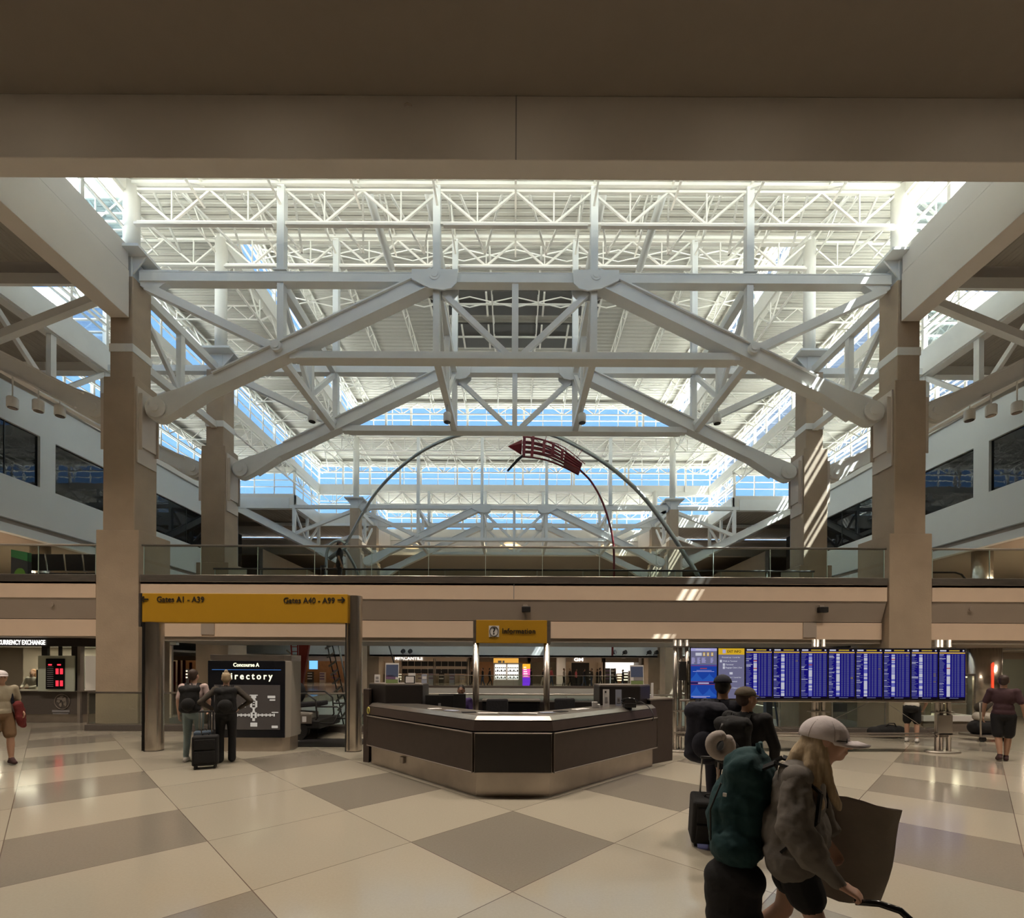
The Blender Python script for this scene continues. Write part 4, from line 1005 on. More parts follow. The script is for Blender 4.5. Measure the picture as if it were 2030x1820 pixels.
            T('Proceed down 1 Level for', .05, .58, .038, 'scr_white', 'LEFT', .47); T('Train to Terminal', .17, .66, .04, 'scr_white', 'LEFT', .31); T('Baggage Claim | Exit', .27, .79, .04, 'scr_white', 'LEFT', .36)
        if k >= 2: T2 = textmesh('screen_text', 'DEPARTURES', .03, (xi0+w_*.58, ya-.004, zi1-h_*.029), 'scr_yellow', None, depth=.0004, width=w_*.38); T2.parent = s
        if k == 0:
            for st, u, v, wd in (('Connecting Flights', .5, .028, .3), ('VISUAL PAGING', .5, .698, .2)): T3 = textmesh('screen_text', st, .03, (xi0+w_*u, ya-.005, zi1-h_*v), 'scr_white', None, depth=.0004, width=wd); T3.parent = s
    q = MB(); q.cbox((-(X1-X0)/2-.12, .12, zt-.52), (.14, .1, .42)); A(q, 'control_box', 'black', bevel=.01)
screens()

# ---- currency exchange booth
def booth():
    Y = 15.0; x1 = P(159, 1400, Y).x; x0 = -18.5; fx = -12.9
    e = empty('exchange_booth', (x1, Y, 0), 'dark currency exchange booth with lit counter windows left of the column', 'booth')
    A = lambda mb, nm, m, **k: adopt(mb.build(nm, m, **k), e)
    hz = lambda py: P(100, py, Y).z
    front = [(x0, Y), (x1, Y), (fx, Y+1.05)]
    def wallstrip(nm, z0, z1, m, o0=0, o1=.1, **k):
        q = MB(); sweep(q, front, [(o0, z0), (o0, z1), (o1, z1), (o1, z0)]); return A(q, nm, m, **k)
    wallstrip('plinth', 0, hz(1416), 'brushed_plate', .03)
    wallstrip('lower_panel', hz(1416), hz(1371), 'granite_dark')
    wallstrip('counter', hz(1371), hz(1369), 'brushed', -.08, .6)
    wallstrip('header', hz(1281.5), hz(1262)+.03, 'panel_dark', -.1, .1)
    wallstrip('glass', hz(1369), hz(1281.5), 'rail_glass', .04, .05)
    q = MB(); q.box(x0, -12.9, Y+2.6, Y+2.7, 0, 2.6); A(q, 'rear_wall', mat('booth_wall', (.50, .43, .36), .6))
    q = MB(); q.box(-15.4, -14.75, Y+2.3, Y+2.6, 0, 2.5); A(q, 'inner_door', 'grey_board')
    q = MB(); q.box(-16.95, -15.5, Y+2.3, Y+2.6, 0, 2.2); A(q, 'inner_partition', mat('booth_grey', (.20, .19, .18), .6))
    q = MB(); q.box(-16.25, -16.12, Y+2.27, Y+2.3, 1.35, 2.0); A(q, 'wall_lamp', emat('lamp_strip', (1, .9, .55), 2.2))
    q = MB(); q.box(x0, x1+.3, Y+.4, Y+2.6, 2.5, 2.56); A(q, 'inner_ceiling', 'paper_white')
    for px0, px1 in ((83, 94), (142, 159)):
        q = MB(); q.box(XY(px0, Y), XY(px1, Y), Y-.01, Y+.08, hz(1370), hz(1281)); A(q, 'mullion', 'panel_dark')
    q = MB(); q.box(XY(119-3, Y), XY(119, Y), Y-.01, Y+.08, hz(1300), hz(1281)); A(q, 'mullion', 'panel_dark')
    q = MB(); q.box(XY(155, Y), XY(161, Y), Y-.03, Y+.12, 0, hz(1281)); A(q, 'corner_post', 'trim_steel')
    # side window panel
    d = (Vector((fx, Y+1.05))-Vector((x1, Y))); 
    q = MB(); sweep(q, [(x1+d.x*.08, Y+d.y*.08), (fx, Y+1.05)], [(.02, hz(1369)), (.02, hz(1300)), (.035, hz(1300)), (.035, hz(1369))]); A(q, 'frosted_panel', mat('frosted', (.62, .56, .48), .5, emit=(1, .85, .65), estr=.12))
    o = textmesh('lettering', 'CURRENCY EXCHANGE', .21, (0, 0, 0), 'text_white', None, bold=.004, width=(XY(89, Y)-XY(-4, Y))); c = P(42.5, 1274, Y-.12); o.location = (c.x, Y-.12, c.z); adopt(o, e)
    l = bpy.data.lights.new('lamp', 'AREA'); l.shape = 'RECTANGLE'; l.size = 3.5; l.size_y = .5; l.energy = 55; l.color = (1, .86, .66); o = bpy.data.objects.new('lamp', l); C.objects.link(o); o.location = (-16, Y+1.5, 2.48); adopt(o, e)
    l = bpy.data.lights.new('lamp', 'SPOT'); l.energy = 30; l.spot_size = 1.0; l.spot_blend = .5; l.color = (1, .85, .5); o = bpy.data.objects.new('lamp', l); C.objects.link(o); o.location = (-13.45, Y+.25, 2.55); o.rotation_euler = (PI*.93, 0, 0); adopt(o, e)
    # rate board
    b = empty('rate_board', (XY(120, Y), Y-.04, hz(1371)), 'pale green exchange rate board with red numerals on the booth', 'rate board')
    bx = b.location.x; B = lambda mb, nm, m, **k: adopt(mb.build(nm, m, **k), b)
    q = MB(); q.box(XY(84.5, Y), XY(156, Y), Y-.15, Y-.11, hz(1370), hz(1300)); B(q, 'board', 'grey_board', bevel=.006)
    q = MB(); q.box(XY(102, Y), XY(138, Y), Y-.18, Y-.15, hz(1365.5), hz(1306)); B(q, 'display', 'black_gloss')
    g = MB()
    for px0 in (121.5, 130):
        for py0 in [1325.5+i*1.6*1.0 for i in range(7)]+[1349+i*1.6 for i in range(7)]:
            for j in range(2):
                a = P(px0+j*2.9, py0, Y); g.box(a.x, a.x+.04, Y-.185, Y-.18, a.z-.018, a.z)
    a = P(107, 1318, Y); g.box(a.x, a.x+.11, Y-.185, Y-.18, a.z-.02, a.z+.02); a = P(124.5, 1318, Y); g.box(a.x, a.x+.11, Y-.185, Y-.18, a.z-.02, a.z+.02)
    B(g, 'numerals', 'led_dot')
    g = MB()
    for i in range(11):
        a = P(104.5, 1322+i*3.8, Y); g.box(a.x, a.x+.2, Y-.183, Y-.18, a.z-.008, a.z+.008)
    B(g, 'row_lettering', 'art_grey')
    # globe emblem
    c = P(124, 1391, Y); g = MB(); n = 28; r = .24
    pts = [(c.x+r*math.cos(k*2*PI/n), Y-.015, c.z+r*math.sin(k*2*PI/n)) for k in range(n)]; g.tube(pts, .012, 5, closed=True)
    for dx, dz, rx, rz_ in ((-.06, .1, .1, .06), (-.11, .02, .06, .06), (.07, .06, .07, .09), (.1, -.06, .05, .09), (-.05, -.1, .05, .07), (.0, .17, .07, .03)):
        k = 9; g.prism([(c.x+dx+rx*math.cos(i*2*PI/k)*(.8+.3*((i*7) % 3)/2), c.z+dz+rz_*math.sin(i*2*PI/k)*(.8+.3*((i*5) % 3)/2)) for i in range(k)], Y-.02, Y-.005, 'y')
    A(g, 'globe_emblem', 'trim_steel')
    g = MB(); g.box(c.x-.32, c.x+.24, Y-.015, Y-.005, c.z-.34, c.z-.27); g.box(c.x-.3, c.x+.2, Y-.015, Y-.005, c.z-.40, c.z-.37); A(g, 'emblem_lettering', 'art_grey')
booth()
q = MB(); q.cbox((0, 0, .28), (.35, .03, .56)); q.cbox((0, -.02, .28), (.3, .01, .5)); o = q.build('monitor', 'black', bevel=.01); o.location = (XY(83, 15.55), 15.55, 1.13); tag(o, 'black monitor beside the clerk in the exchange booth', 'monitor')
# ============================================================ FAR SHOPS, UPPER LEVEL, SCULPTURE
mat('shop_cream', (.60, .50, .42), .6); mat('shop_brown', (.16, .11, .08), .6, noise=.2); mat('shop_wood', (.34, .17, .08), .5, noise=.3, scale=3)
mat('shop_dark', (.05, .045, .04), .5); mat('stone_brown', (.20, .165, .13), .7, noise=.15)
emat('shop_light', (1, .80, .52), 1.3); emat('shop_white', (1, .96, .88), .9); emat('amber', (.9, .45, .08), .6)
emat('ad_orange', (1.0, .42, .03), .8); emat('ad_pink', (.85, .12, .45), .7); emat('ad_purple', (.16, .03, .6), .8); emat('blue_screen', (.20, .55, 1.0), .8)
ring('ceiling', [(-42, 42, 40.6, 62)], None, 3.3, 'soffit', t=.1)
q = MB(); q.box(-42, 42, 53.5, 53.8, 0, 3.3); struct(q.build('wall_shops', 'shop_brown'))
def box_thing(name, b, m, label, cat, group=None, bevel=0):
    q = MB(); x0, x1, y0, y1, z0, z1 = b; q.box(x0-(x0+x1)/2, x1-(x0+x1)/2, y0-(y0+y1)/2, y1-(y0+y1)/2, 0, z1-z0); o = q.build(name, m, bevel=bevel); o.location = ((x0+x1)/2, (y0+y1)/2, z0); return tag(o, label, cat, group)
def shopfront(px0, px1, Y, name, label, m_head, m_in, sign=None, sign_m='text_white', goods=0, seed=1, glow='shop_light'):
    x0, x1 = XY(px0, Y), XY(px1, Y); e = empty('shop_front', ((x0+x1)/2, Y, 0), label, 'shop front', 'shop fronts at the far end')
    A = lambda mb, nm, m, **k: adopt(mb.build(nm, m, **k), e)
    q = MB(); q.box(x0, x1, Y, Y+.15, 2.35, 3.3); A(q, 'header', m_head)
    q = MB(); q.box(x0, x1, Y+2.4, Y+2.5, 0, 3.2); A(q, 'back_wall', m_in)
    q = MB(); q.box(x0, x0+.12, Y, Y+2.4, 0, 3.2); q.box(x1-.12, x1, Y, Y+2.4, 0, 3.2); A(q, 'side_walls', m_head)
    q = MB(); q.box(x0+.2, x1-.2, Y+.9, Y+1.2, 2.95, 3.0); A(q, 'ceiling_light', glow)
    r = random.Random(seed)
    for k in range(goods):
        xx = x0+.3+(x1-x0-.6)*(k+.5)/goods; hh = r.uniform(1.0, 1.9)
        q = MB(); q.box(xx-.28, xx+.28, Y+1.4, Y+1.8, 0, hh)
        sh = A(q, 'goods_shelf', r.choice(['shop_dark', 'shop_cream', 'paper_tint', 'shop_wood']))
        q = MB()
        for j in range(3): 
            z = hh*(.3+.25*j); q.box(xx-.25, xx+.25, Y+1.37, Y+1.4, z, z+.12)
        q.build('goods', r.choice(['paper_white', 'paper_tint', 'shop_light', 'art_purple']), sh); sh.children[0].matrix_parent_inverse = Matrix()
    if sign:
        o = textmesh('lettering', sign[0], sign[3], (0, 0, 0), sign_m, None, width=XY(sign[2], Y)-XY(sign[1], Y), bold=.012); o.location = (XY((sign[1]+sign[2])/2, Y), Y-.06, sign[4]); adopt(o, e)
    return e
shopfront(748, 930, 50, 'a', 'far cream shop front lettered MERCANTILE above dark racks', 'shop_cream', 'shop_cream', ('MERCANTILE', 783, 838, .46, 2.66), 'shop_white', 8, 2)
shopfront(932, 1048, 50, 'b', 'far brown corridor front behind the lit refrigerated kiosk', 'shop_brown', 'shop_wood', None, goods=0)
shopfront(1050, 1112, 50, 'c', 'far brown panelled front right of the purple advertising board', 'shop_brown', 'stone_brown', None)
shopfront(1118, 1195, 50, 'd', 'far cream shop front with white sign, behind the dark notice board', 'shop_cream', 'shop_cream', ('GM', 1138, 1156, .5, 2.62), 'text_white', 2, 4)
shopfront(1198, 1270, 50, 'e', 'brightly lit far shop front at the right end of the row', 'stone_brown', 'shop_white', None, 'text_white', 5, 6, 'shop_white')
shopfront(1350, 1530, 50, 'f', 'far shop front seen below the flight screens', 'shop_cream', 'stone_brown', None, goods=5, seed=5)
shopfront(560, 746, 50, 'g', 'far orange-lit wooden shop front behind the directory', 'shop_cream', 'shop_wood', None, goods=7, seed=8)
shopfront(330, 558, 50, 'h', 'far orange-lit shop front left of the second column', 'shop_cream', 'shop_wood', None, goods=8, seed=9)
for px0, px1, Y, nm in ((714, 752, 42, 'left'), (1272, 1308, 42, 'right')):
    box_thing('wall_pier', (XY(px0, Y), XY(px1, Y), Y, Y+1, 0, 3.25), 'stone_brown', 'brown stone pier at the %s end of the far shops' % nm, 'pier', 'stone piers at the far shops')
box_thing('pier', (XY(1104, 48), XY(1122, 48), 48, 48.8, 0, 3.25), 'paper_white', 'round-edged white pier between the far shops', 'pier', bevel=.1)
# red goods frame far left, blue screen
box_thing('wall_screen', (XY(613, 47), XY(629, 47), 47, 47.1, 1.5, 2.35), 'blue_screen', 'bright blue wall screen in the orange-lit far shop', 'screen')
for k, (px, h) in enumerate(((342, 2.2), (352, 2.3), (362, 2.3), (375, 2.1))):
    box_thing('banner', (XY(px, 44), XY(px+5, 44), 44, 44.1, 0, h), mat('banner_red', (.35, .03, .03), .5) if 'banner_red' not in M else 'banner_red', ('leftmost', 'second', 'third', 'rightmost')[k]+' dark red banner in the far left shop', 'banner', 'red banners in the far left shop')
# far flight display seen from behind
def far_display(px0, px1, Y, label):
    x0, x1 = XY(px0, Y), XY(px1, Y); e = empty('flight_screen_stand', ((x0+x1)/2, Y, 0), label, 'display stand')
    A = lambda mb, nm, m, **k: adopt(mb.build(nm, m, **k), e)
    n = 10
    for i in range(n):
        a = x0+(x1-x0)*i/n
        for z0, z1 in ((1.85, 2.3), (1.18, 1.6)):
            q = MB(); q.box(a+.02, a+(x1-x0)/n-.02, Y, Y+.08, z0, z1); A(q, 'screen_back', 'black')
    q = MB(); q.box(x0, x1, Y-.05, Y-.01, 1.64, 1.82); A(q, 'cable_tray', 'shop_cream')
    for t in (0, .5, 1):
        xx = x0+(x1-x0)*t
        for dx in (-.08, .08):
            q = MB(); q.tube([(xx+dx, Y-.05, 0), (xx+dx, Y-.05, 2.55)], .04, 8); A(q, 'post', 'trim_steel')
far_display(795, 928, 42.5, 'far bank of flight screens seen from behind in front of the MERCANTILE shop')
# refrigerated kiosk + advertising column
def kiosk():
    Y = 44; e = empty('drinks_kiosk', (XY(1005, Y), Y, 0), 'white kiosk with two lit refrigerated cases at the far end', 'kiosk'); A = lambda mb, nm, m, **k: adopt(mb.build(nm, m, **k), e)
    q = MB(); q.box(XY(978, Y), XY(1032, Y), Y, Y+1, 0, .55); A(q, 'base', 'paper_white')
    q = MB(); q.box(XY(978, Y), XY(1032, Y), Y+.3, Y+1, .55, 2.2); A(q, 'body', 'shop_cream')
    for px0, px1 in ((981, 1003), (1006, 1028)):
        q = MB(); q.box(XY(px0, Y), XY(px1, Y), Y+.22, Y+.29, .65, 2.05); c = A(q, 'case', 'shop_white')
        q = MB()
        for j in range(4):
            for i in range(6):
                xx = XY(px0, Y)+(XY(px1, Y)-XY(px0, Y))*(i+.5)/6; q.box(xx-.06, xx+.06, Y+.18, Y+.215, .7+j*.33, .7+j*.33+.1+.1*((i*j+i) % 2))
        A(q, 'bottles', mat('bottles', (.10, .09, .05), .3) if 'bottles' not in M else 'bottles')
    q = MB(); q.box(XY(978, Y), XY(1028, Y), Y+.35, Y+.5, 2.2, 2.65); A(q, 'amber_sign', 'amber')
    q = MB(); q.box(XY(987, Y), XY(994, Y), Y+.28, Y+.34, 2.12, 2.42); q.box(XY(996, Y), XY(1000, Y), Y+.28, Y+.34, 2.12, 2.42); A(q, 'notices', 'paper_white')
kiosk()
def adcol():
    Y = 43.6; x0, x1 = XY(1036, Y), XY(1051, Y); e = empty('advertising_board', ((x0+x1)/2, Y, 0), 'tall advertising board shading from orange to purple beside the far kiosk', 'advertisement'); A = lambda mb, nm, m, **k: adopt(mb.build(nm, m, **k), e)
    q = MB(); q.box(XY(1028, Y), x1+.04, Y, Y+.3, 0, 2.15); A(q, 'housing', 'grey_board')
    for z0, z1, m in ((1.65, 2.1, 'ad_orange'), (.85, 1.65, 'ad_pink'), (.08, .85, 'ad_purple')):
        q = MB(); q.box(x0, x1, Y-.02, Y, z0, z1); A(q, 'poster_band', m)
    q = MB()
    for i in range(5): q.box(x0+.1, x0+.5-.04*i, Y-.025, Y-.02, .95+i*.2, 1.03+i*.2)
    A(q, 'poster_lettering', 'shop_white')
adcol()
box_thing('notice_board', (XY(1133, 44.5), XY(1168, 44.5), 44.5, 44.6, 0, 2.25), 'shop_dark', 'large dark notice board standing in front of the far cream shop', 'board')
# floodlights on the far bridge
for k, px in enumerate((797, 811, 1215, 1236, 1284, 1298)):
    e = empty('floodlight', (XY(px, 36), 36.0, CH-(1293-HOR)*36/F), ('first', 'second', 'third', 'fourth', 'fifth', 'sixth')[k]+' small black floodlight from the left on the far bridge fascia', 'light fixture', 'floodlights on the far bridge')
    q = MB(); q.tube([(0, 0, 0), (.15, -.18, .05)], [.13, .17], 12); q.build('head', 'black', e)
    q = MB(); q.beam((0, 0, 0), (0, .3, -.15), .05, .05); q.build('bracket', 'black', e)
# ---- cameras / speakers under the near bridge
for px, py, nm in ((1043, 1208, 'centre'), (1632, 1209, 'right')):
    p = P(px, py, 14.0); e = empty('security_camera', (p.x, 14.02, p.z), 'black box security camera under the bridge fascia, %s' % nm, 'camera', 'security cameras on the bridge')
    q = MB(); q.cbox((0, 0, 0), (.26, .16, .17)); q.build('housing', 'black', e, bevel=.02)
    q = MB(); q.cbox((-.02, .05, .11), (.14, .1, .06)); q.build('bracket', 'fascia_taupe', e)
for px, py, nm in ((104, 1198, 'left'), (1924, 1207, 'right')):
    p = P(px, py, 14.1); q = MB(); q.tube([(0, 0, 0), (0, -.04, -.01)], .07, 14); o = q.build('wall_disc', 'fascia_taupe'); o.location = (p.x, 14.09, p.z); tag(o, 'small round grey cover on the %s stretch of the bridge fascia' % nm, 'cover', 'round covers on the fascia')
# ---- upper level, left: row of seats, green sign, column
mat('leaf_green', (.06, .38, .13), .5); mat('lime', (.22, .50, .07), .5); mat('slate', (.06, .065, .085), .5)
def seat_row():
    Y = 15.2; prev = None
    for k in range(6):
        px = 63+k*36.5; p = P(px+18, 1118, Y); w_ = 36.5*Y/F
        e = empty('waiting_seat', (p.x, Y, 4.4), 'black upper level seat seen from behind, %s of the row by the green sign' % ('first', 'second', 'third', 'fourth', 'fifth', 'sixth')[k], 'seat', 'row of black seats on the upper level')
        q = MB(); q.prism([(-.10, 0), (-.16, .52), (-.12, .54), (-.05, .02)], -w_/2+.02, w_/2-.02, 'x'); o = q.build('backrest', 'black_cloth', e, bevel=.02); o.location = (0, 0, .50)
        q = MB(); q.box(-w_/2+.03, w_/2-.03, -.08, .42, .38, .44); q.build('seat', 'black_cloth', e, bevel=.02)
        q = MB(); q.tube([(w_/2, -.17, 1.04), (w_/2, -.1, .5), (w_/2, .3, .44)], .014, 6); q.build('side_frame', 'brushed', e)
        q = MB(); q.box(-w_/2, w_/2, -.02, .06, .32, .38); q.build('beam', 'brushed', e)
        if k % 2 == 0: q = MB(); q.beam((0, .02, 0), (0, .02, .35), .05, .05); q.build('leg', 'black', e)
seat_row()
e = empty('standing_sign', (P(39, 1110, 14.9).x, 14.9, 4.4), 'dark standing sign with a green top panel and lime half disc left of the seats', 'sign', rz=-.25)
q = MB(); q.box(-.40, .36, 0, .1, 0, 1.0); q.build('board', 'slate', e)
q = MB(); q.add([(-.38, -.01, .92), (.36, -.01, .74), (.36, -.01, 1.02), (-.38, -.01, 1.16), (-.38, .1, .92), (.36, .1, .74), (.36, .1, 1.02), (-.38, .1, 1.16)], [(0, 1, 2, 3), (7, 6, 5, 4), (0, 4, 5, 1), (1, 5, 6, 2), (2, 6, 7, 3), (3, 7, 4, 0)]); q.build('green_panel', 'leaf_green', e)
q = MB(); q.prism([(.02+.26*math.cos(t*PI/12), .28+.26*math.sin(t*PI/12)) for t in range(13)], -.015, 0, 'y'); q.build('half_disc', 'lime', e)
def round_col(x, y, z0, z1, r, label, lowm='chrome'):
    e = empty('round_column', (x, y, z0), label, 'column'); q = MB(); q.lathe([(r, 0), (r, z1-z0)], n=28); q.build('shaft', lowm, e)
    q = MB(); q.lathe([(r+.03, 0), (r+.03, .12)], n=28); q.build('base_ring', 'rail_metal', e)
    for f in e.children[0].data.polygons: pass
    return e
round_col(P(80, 1090, 21.6).x, 21.6, 4.4, 7.35, .36, 'round polished metal column on the upper level behind the left seats')
round_col(P(1947, 1120, 21.8).x, 21.8, 4.4, 7.35, .38, 'round polished metal column on the upper level at the right')
round_col(XY(1951, 17.2), 17.2, 0, 2.62, .47, 'thick round polished metal column on the ground floor at the right')
round_col(XY(1580, 30), 30, -7, 2.6, .5, 'thick round metal column down in the opening behind the screens')
q = MB(); q.tube([P(1838, 1135, 16), P(1893, 1135, 16), P(1906, 1139, 16), P(1914, 1148, 16), P(1925, 1180, 16.3)], .03, 10); o = q.build('escalator_handrail', 'black'); tag(o, 'black escalator handrail curving down on the upper level at the right', 'handrail')
# upper concourse walls with shops, left and right
for s, nm in ((-1, 'left'), (1, 'right')):
    q = MB()
    for k in range(6): q.box(*sorted((s*33.9, s*34.0)), 12+k*4.2, 15.4+k*4.2, 4.6, 6.6)
    struct(q.build('trim_30', 'stone_brown'))
    for k in range(5):  # lamps added to brighten the dark upper concourse
        xx = s*(23+k*2.1)
        e = empty('recessed_downlight', (xx, 17+k*1.3, 7.33), 'small round fill lamp added under the office floor on the %s' % nm, 'light fixture', 'added fill lamps of the upper concourse')
        q = MB(); q.lathe([(.13, 0), (.13, .02)], n=14); q.build('lens', M.get('lamp_glow') or emat('lamp_glow', (1, .86, .66), 4), e)
        l = bpy.data.lights.new('lamp', 'AREA'); l.shape = 'DISK'; l.size = .3; l.energy = 150; l.color = (1, .82, .62)
        o = bpy.data.objects.new('lamp', l); C.objects.link(o); o.location = (0, 0, -.02); o.parent = e
# pendant lamps in the far nave
for k, px in enumerate((815, 1012, 1212)):
    p = P(px, 1083, 41.6); e = empty('pendant_lamp', p, 'warm glowing cone pendant lamp under the far roof, %s of three' % ('left', 'middle', 'right')[k], 'lamp', 'cone pendant lamps')
    q = MB(); q.lathe([(.12, .55), (.95, 0), (.9, -.02), (.1, .5)], n=20); q.build('shade', mat('lamp_shade', (.9, .75, .5), .6, emit=(1, .72, .38), estr=.55) if 'lamp_shade' not in M else 'lamp_shade', e)
    q = MB(); q.tube([(0, 0, .5), (0, 0, 13.6-p.z)], .02, 6); q.build('stem', 'steel_white', e)
    l = bpy.data.lights.new('lamp', 'POINT'); l.energy = 120; l.color = (1, .75, .45); l.shadow_soft_size = .15; o = bpy.data.objects.new('lamp', l); C.objects.link(o); o.parent = e; o.location = (0, 0, .05)
# ---- ground floor right: display case, wall, shop
def display_case():
    Y = 13.9; x0, x1 = XY(1831, Y), XY(1934, Y); e = empty('display_case', ((x0+x1)/2, Y, 0), 'lit glass display case with shelves of goods beyond the flight screens', 'display case'); A = lambda mb, nm, m, **k: adopt(mb.build(nm, m, **k), e)
    q = MB(); q.box(x0, x1, Y, Y+.8, .0, .30); A(q, 'base', 'stone_brown'); q = MB(); q.box(x0-.03, x1+.03, Y-.04, Y+.8, .30, .48); A(q, 'plinth_band', 'paper_white', bevel=.01)
    q = MB(); q.box(x0, x1, Y+.75, Y+.8, .48, 1.65); A(q, 'back_panel', 'shop_cream')
    q = MB(); q.box(x0, x1, Y, Y+.01, .48, 1.65); A(q, 'glass', 'rail_glass')
    for x in (x0, (x0*.55+x1*.45), x1-.05):
        q = MB(); q.box(x, x+.05, Y-.01, Y+.05, .48, 1.68); A(q, 'frame_post', 'brushed')
    for z in (.8, 1.1, 1.4):
        q = MB(); q.box(x0+.8, x1-.06, Y+.2, Y+.7, z, z+.02); sh = A(q, 'shelf', 'paper_white')
        q = MB(); r = random.Random(int(z*10))
        for i in range(7): xx = x0+.85+i*.1; q.box(xx, xx+.06, Y+.3, Y+.4, z+.02, z+.02+r.uniform(.06, .2))
        A(q, 'goods', r.choice(['shop_wood', 'art_purple', 'shop_dark']))
    q = MB(); q.box(x0, x1, Y, Y+.8, 1.65, 1.72); A(q, 'top', 'brushed')
    q = MB(); q.box(x0+.85, x1-.1, Y+.15, Y+.2, 1.6, 1.64); A(q, 'light_strip', 'shop_light')
    l = bpy.data.lights.new('lamp', 'AREA'); l.shape = 'RECTANGLE'; l.size = 1.2; l.size_y = .1; l.energy = 14; l.color = (1, .85, .6); o = bpy.data.objects.new('lamp', l); C.objects.link(o); o.location = ((x0+x1)/2, Y+.3, 1.6); adopt(o, e)
display_case()
box_thing('wall_panel', (XY(1976, 18.5), XY(2080, 18.5), 18.5, 18.7, 0, 2.25), 'grey_board', 'pale wall panel behind the person in dark shorts', 'panel')
q = MB(); q.box(19, 42, 22, 22.3, 0, 2.62); struct(q.build('wall_side_right', 'shop_cream'))
q = MB(); q.box(-42, -19, 22, 22.3, 0, 2.62); struct(q.build('wall_side_left', 'shop_cream'))
q = MB(); q.tube([(0, 0, 0), (0, 0, 1.1)], .025, 6); o = q.build('neon_strip', emat('neon_red', (1, .08, .03), .8)); o.location = (XY(1970, 16.7), 16.72, 1.0); tag(o, 'thin red light strip beside the thick metal column', 'light')
box_thing('shelf_unit', (XY(1588, 20), XY(1680, 20), 20, 20.4, -1.5, .35), 'slate', 'dark counter down behind the railing right of the second column', 'counter')
box_thing('ledge', (XY(1600, 19.6)-.3, 12.05, 19.6, 19.9, -.95, -.5), 'paper_white', 'white ledge in front of the dark counter behind the railing', 'ledge')
# ---- lower level escalators seen through the opening
for s, nm in ((-1, 'left'), (1, 'right')):
    e = empty('escalator', (s*8.5, 27, -7), 'escalator going down in the floor opening, %s side' % nm, 'escalator', 'escalators in the opening'); A = lambda mb, nm_, m, **k: adopt(mb.build(nm_, m, **k), e)
    for dx in (-.7, .7):
        q = MB(); q.beam((s*8.5+dx, 18, -6.5), (s*8.5+dx, 33, -.6), .1, .9); A(q, 'side_panel', 'brushed')
        q = MB(); q.beam((s*8.5+dx, 18, -5.7), (s*8.5+dx, 33, .2), .02, .7); A(q, 'balustrade', 'rail_glass')
        q = MB(); q.tube([(s*8.5+dx, 18, -5.3), (s*8.5+dx, 33, .6)], .04, 8); A(q, 'handrail', 'black')
    q = MB(); q.beam((s*8.5, 18, -6.5), (s*8.5, 33, -.6), 1.2, .2); A(q, 'steps', 'rail_metal')
# ---- sculpture: steel arch, red lattice arrow
mat('steel_pipe', (.33, .35, .33), .35, metal=.8); mat('red_paint', (.20, .012, .018), .45); mat('red_bright', (.45, .03, .02), .45)
def curve(ctrl, n=40):
    pts = [P(*c) for c in ctrl]; out = []
    for i in range(len(pts)-1):
        p0 = pts[max(i-1, 0)]; p1 = pts[i]; p2 = pts[i+1]; p3 = pts[min(i+2, len(pts)-1)]
        m = max(2, n//(len(pts)-1))
        for k in range(m):
            t = k/m; out.append(.5*((2*p1)+(p2-p0)*t+(2*p0-5*p1+4*p2-p3)*t*t+(3*p1-p0-3*p2+p3)*t**3))
    out.append(pts[-1]); return out
arch = [(714, 1150, 33), (702, 1120, 32.5), (690, 1098, 32.2), (684, 1084, 32), (700, 1053, 31.5), (740, 984, 30.5), (790, 930, 29), (850, 887, 27.5), (920, 860, 26.3), (1005, 847, 25), (1090, 861, 23.5), (1150, 888, 22.6), (1210, 926, 21.9), (1270, 979, 21.3), (1320, 1043, 20.8), (1360, 1104, 20.4), (1387, 1148, 20.1), (1440, 1260, 20), (1480, 1360, 20)]
e = empty('steel_arch', P(1387, 1148, 20), 'tall thin steel arch rising out of the opening behind the bridge', 'sculpture'); Ae = lambda mb, nm, m: adopt(mb.build(nm, m), e)
q = MB(); q.tube(curve(arch, 90), .095, 12); Ae(q, 'arch_pipe', 'steel_pipe')
q = MB(); q.tube(curve([(686, 1078, 31), (672, 1072, 31), (657, 1078, 31), (649, 1092, 31), (647, 1110, 31), (646, 1150, 31)], 24), .10, 10); Ae(q, 'hook', 'steel_pipe')
q = MB(); q.tube([P(690, 1080, 31), P(653, 1108, 31)], .14, 10); Ae(q, 'counterweight', 'steel_pipe')
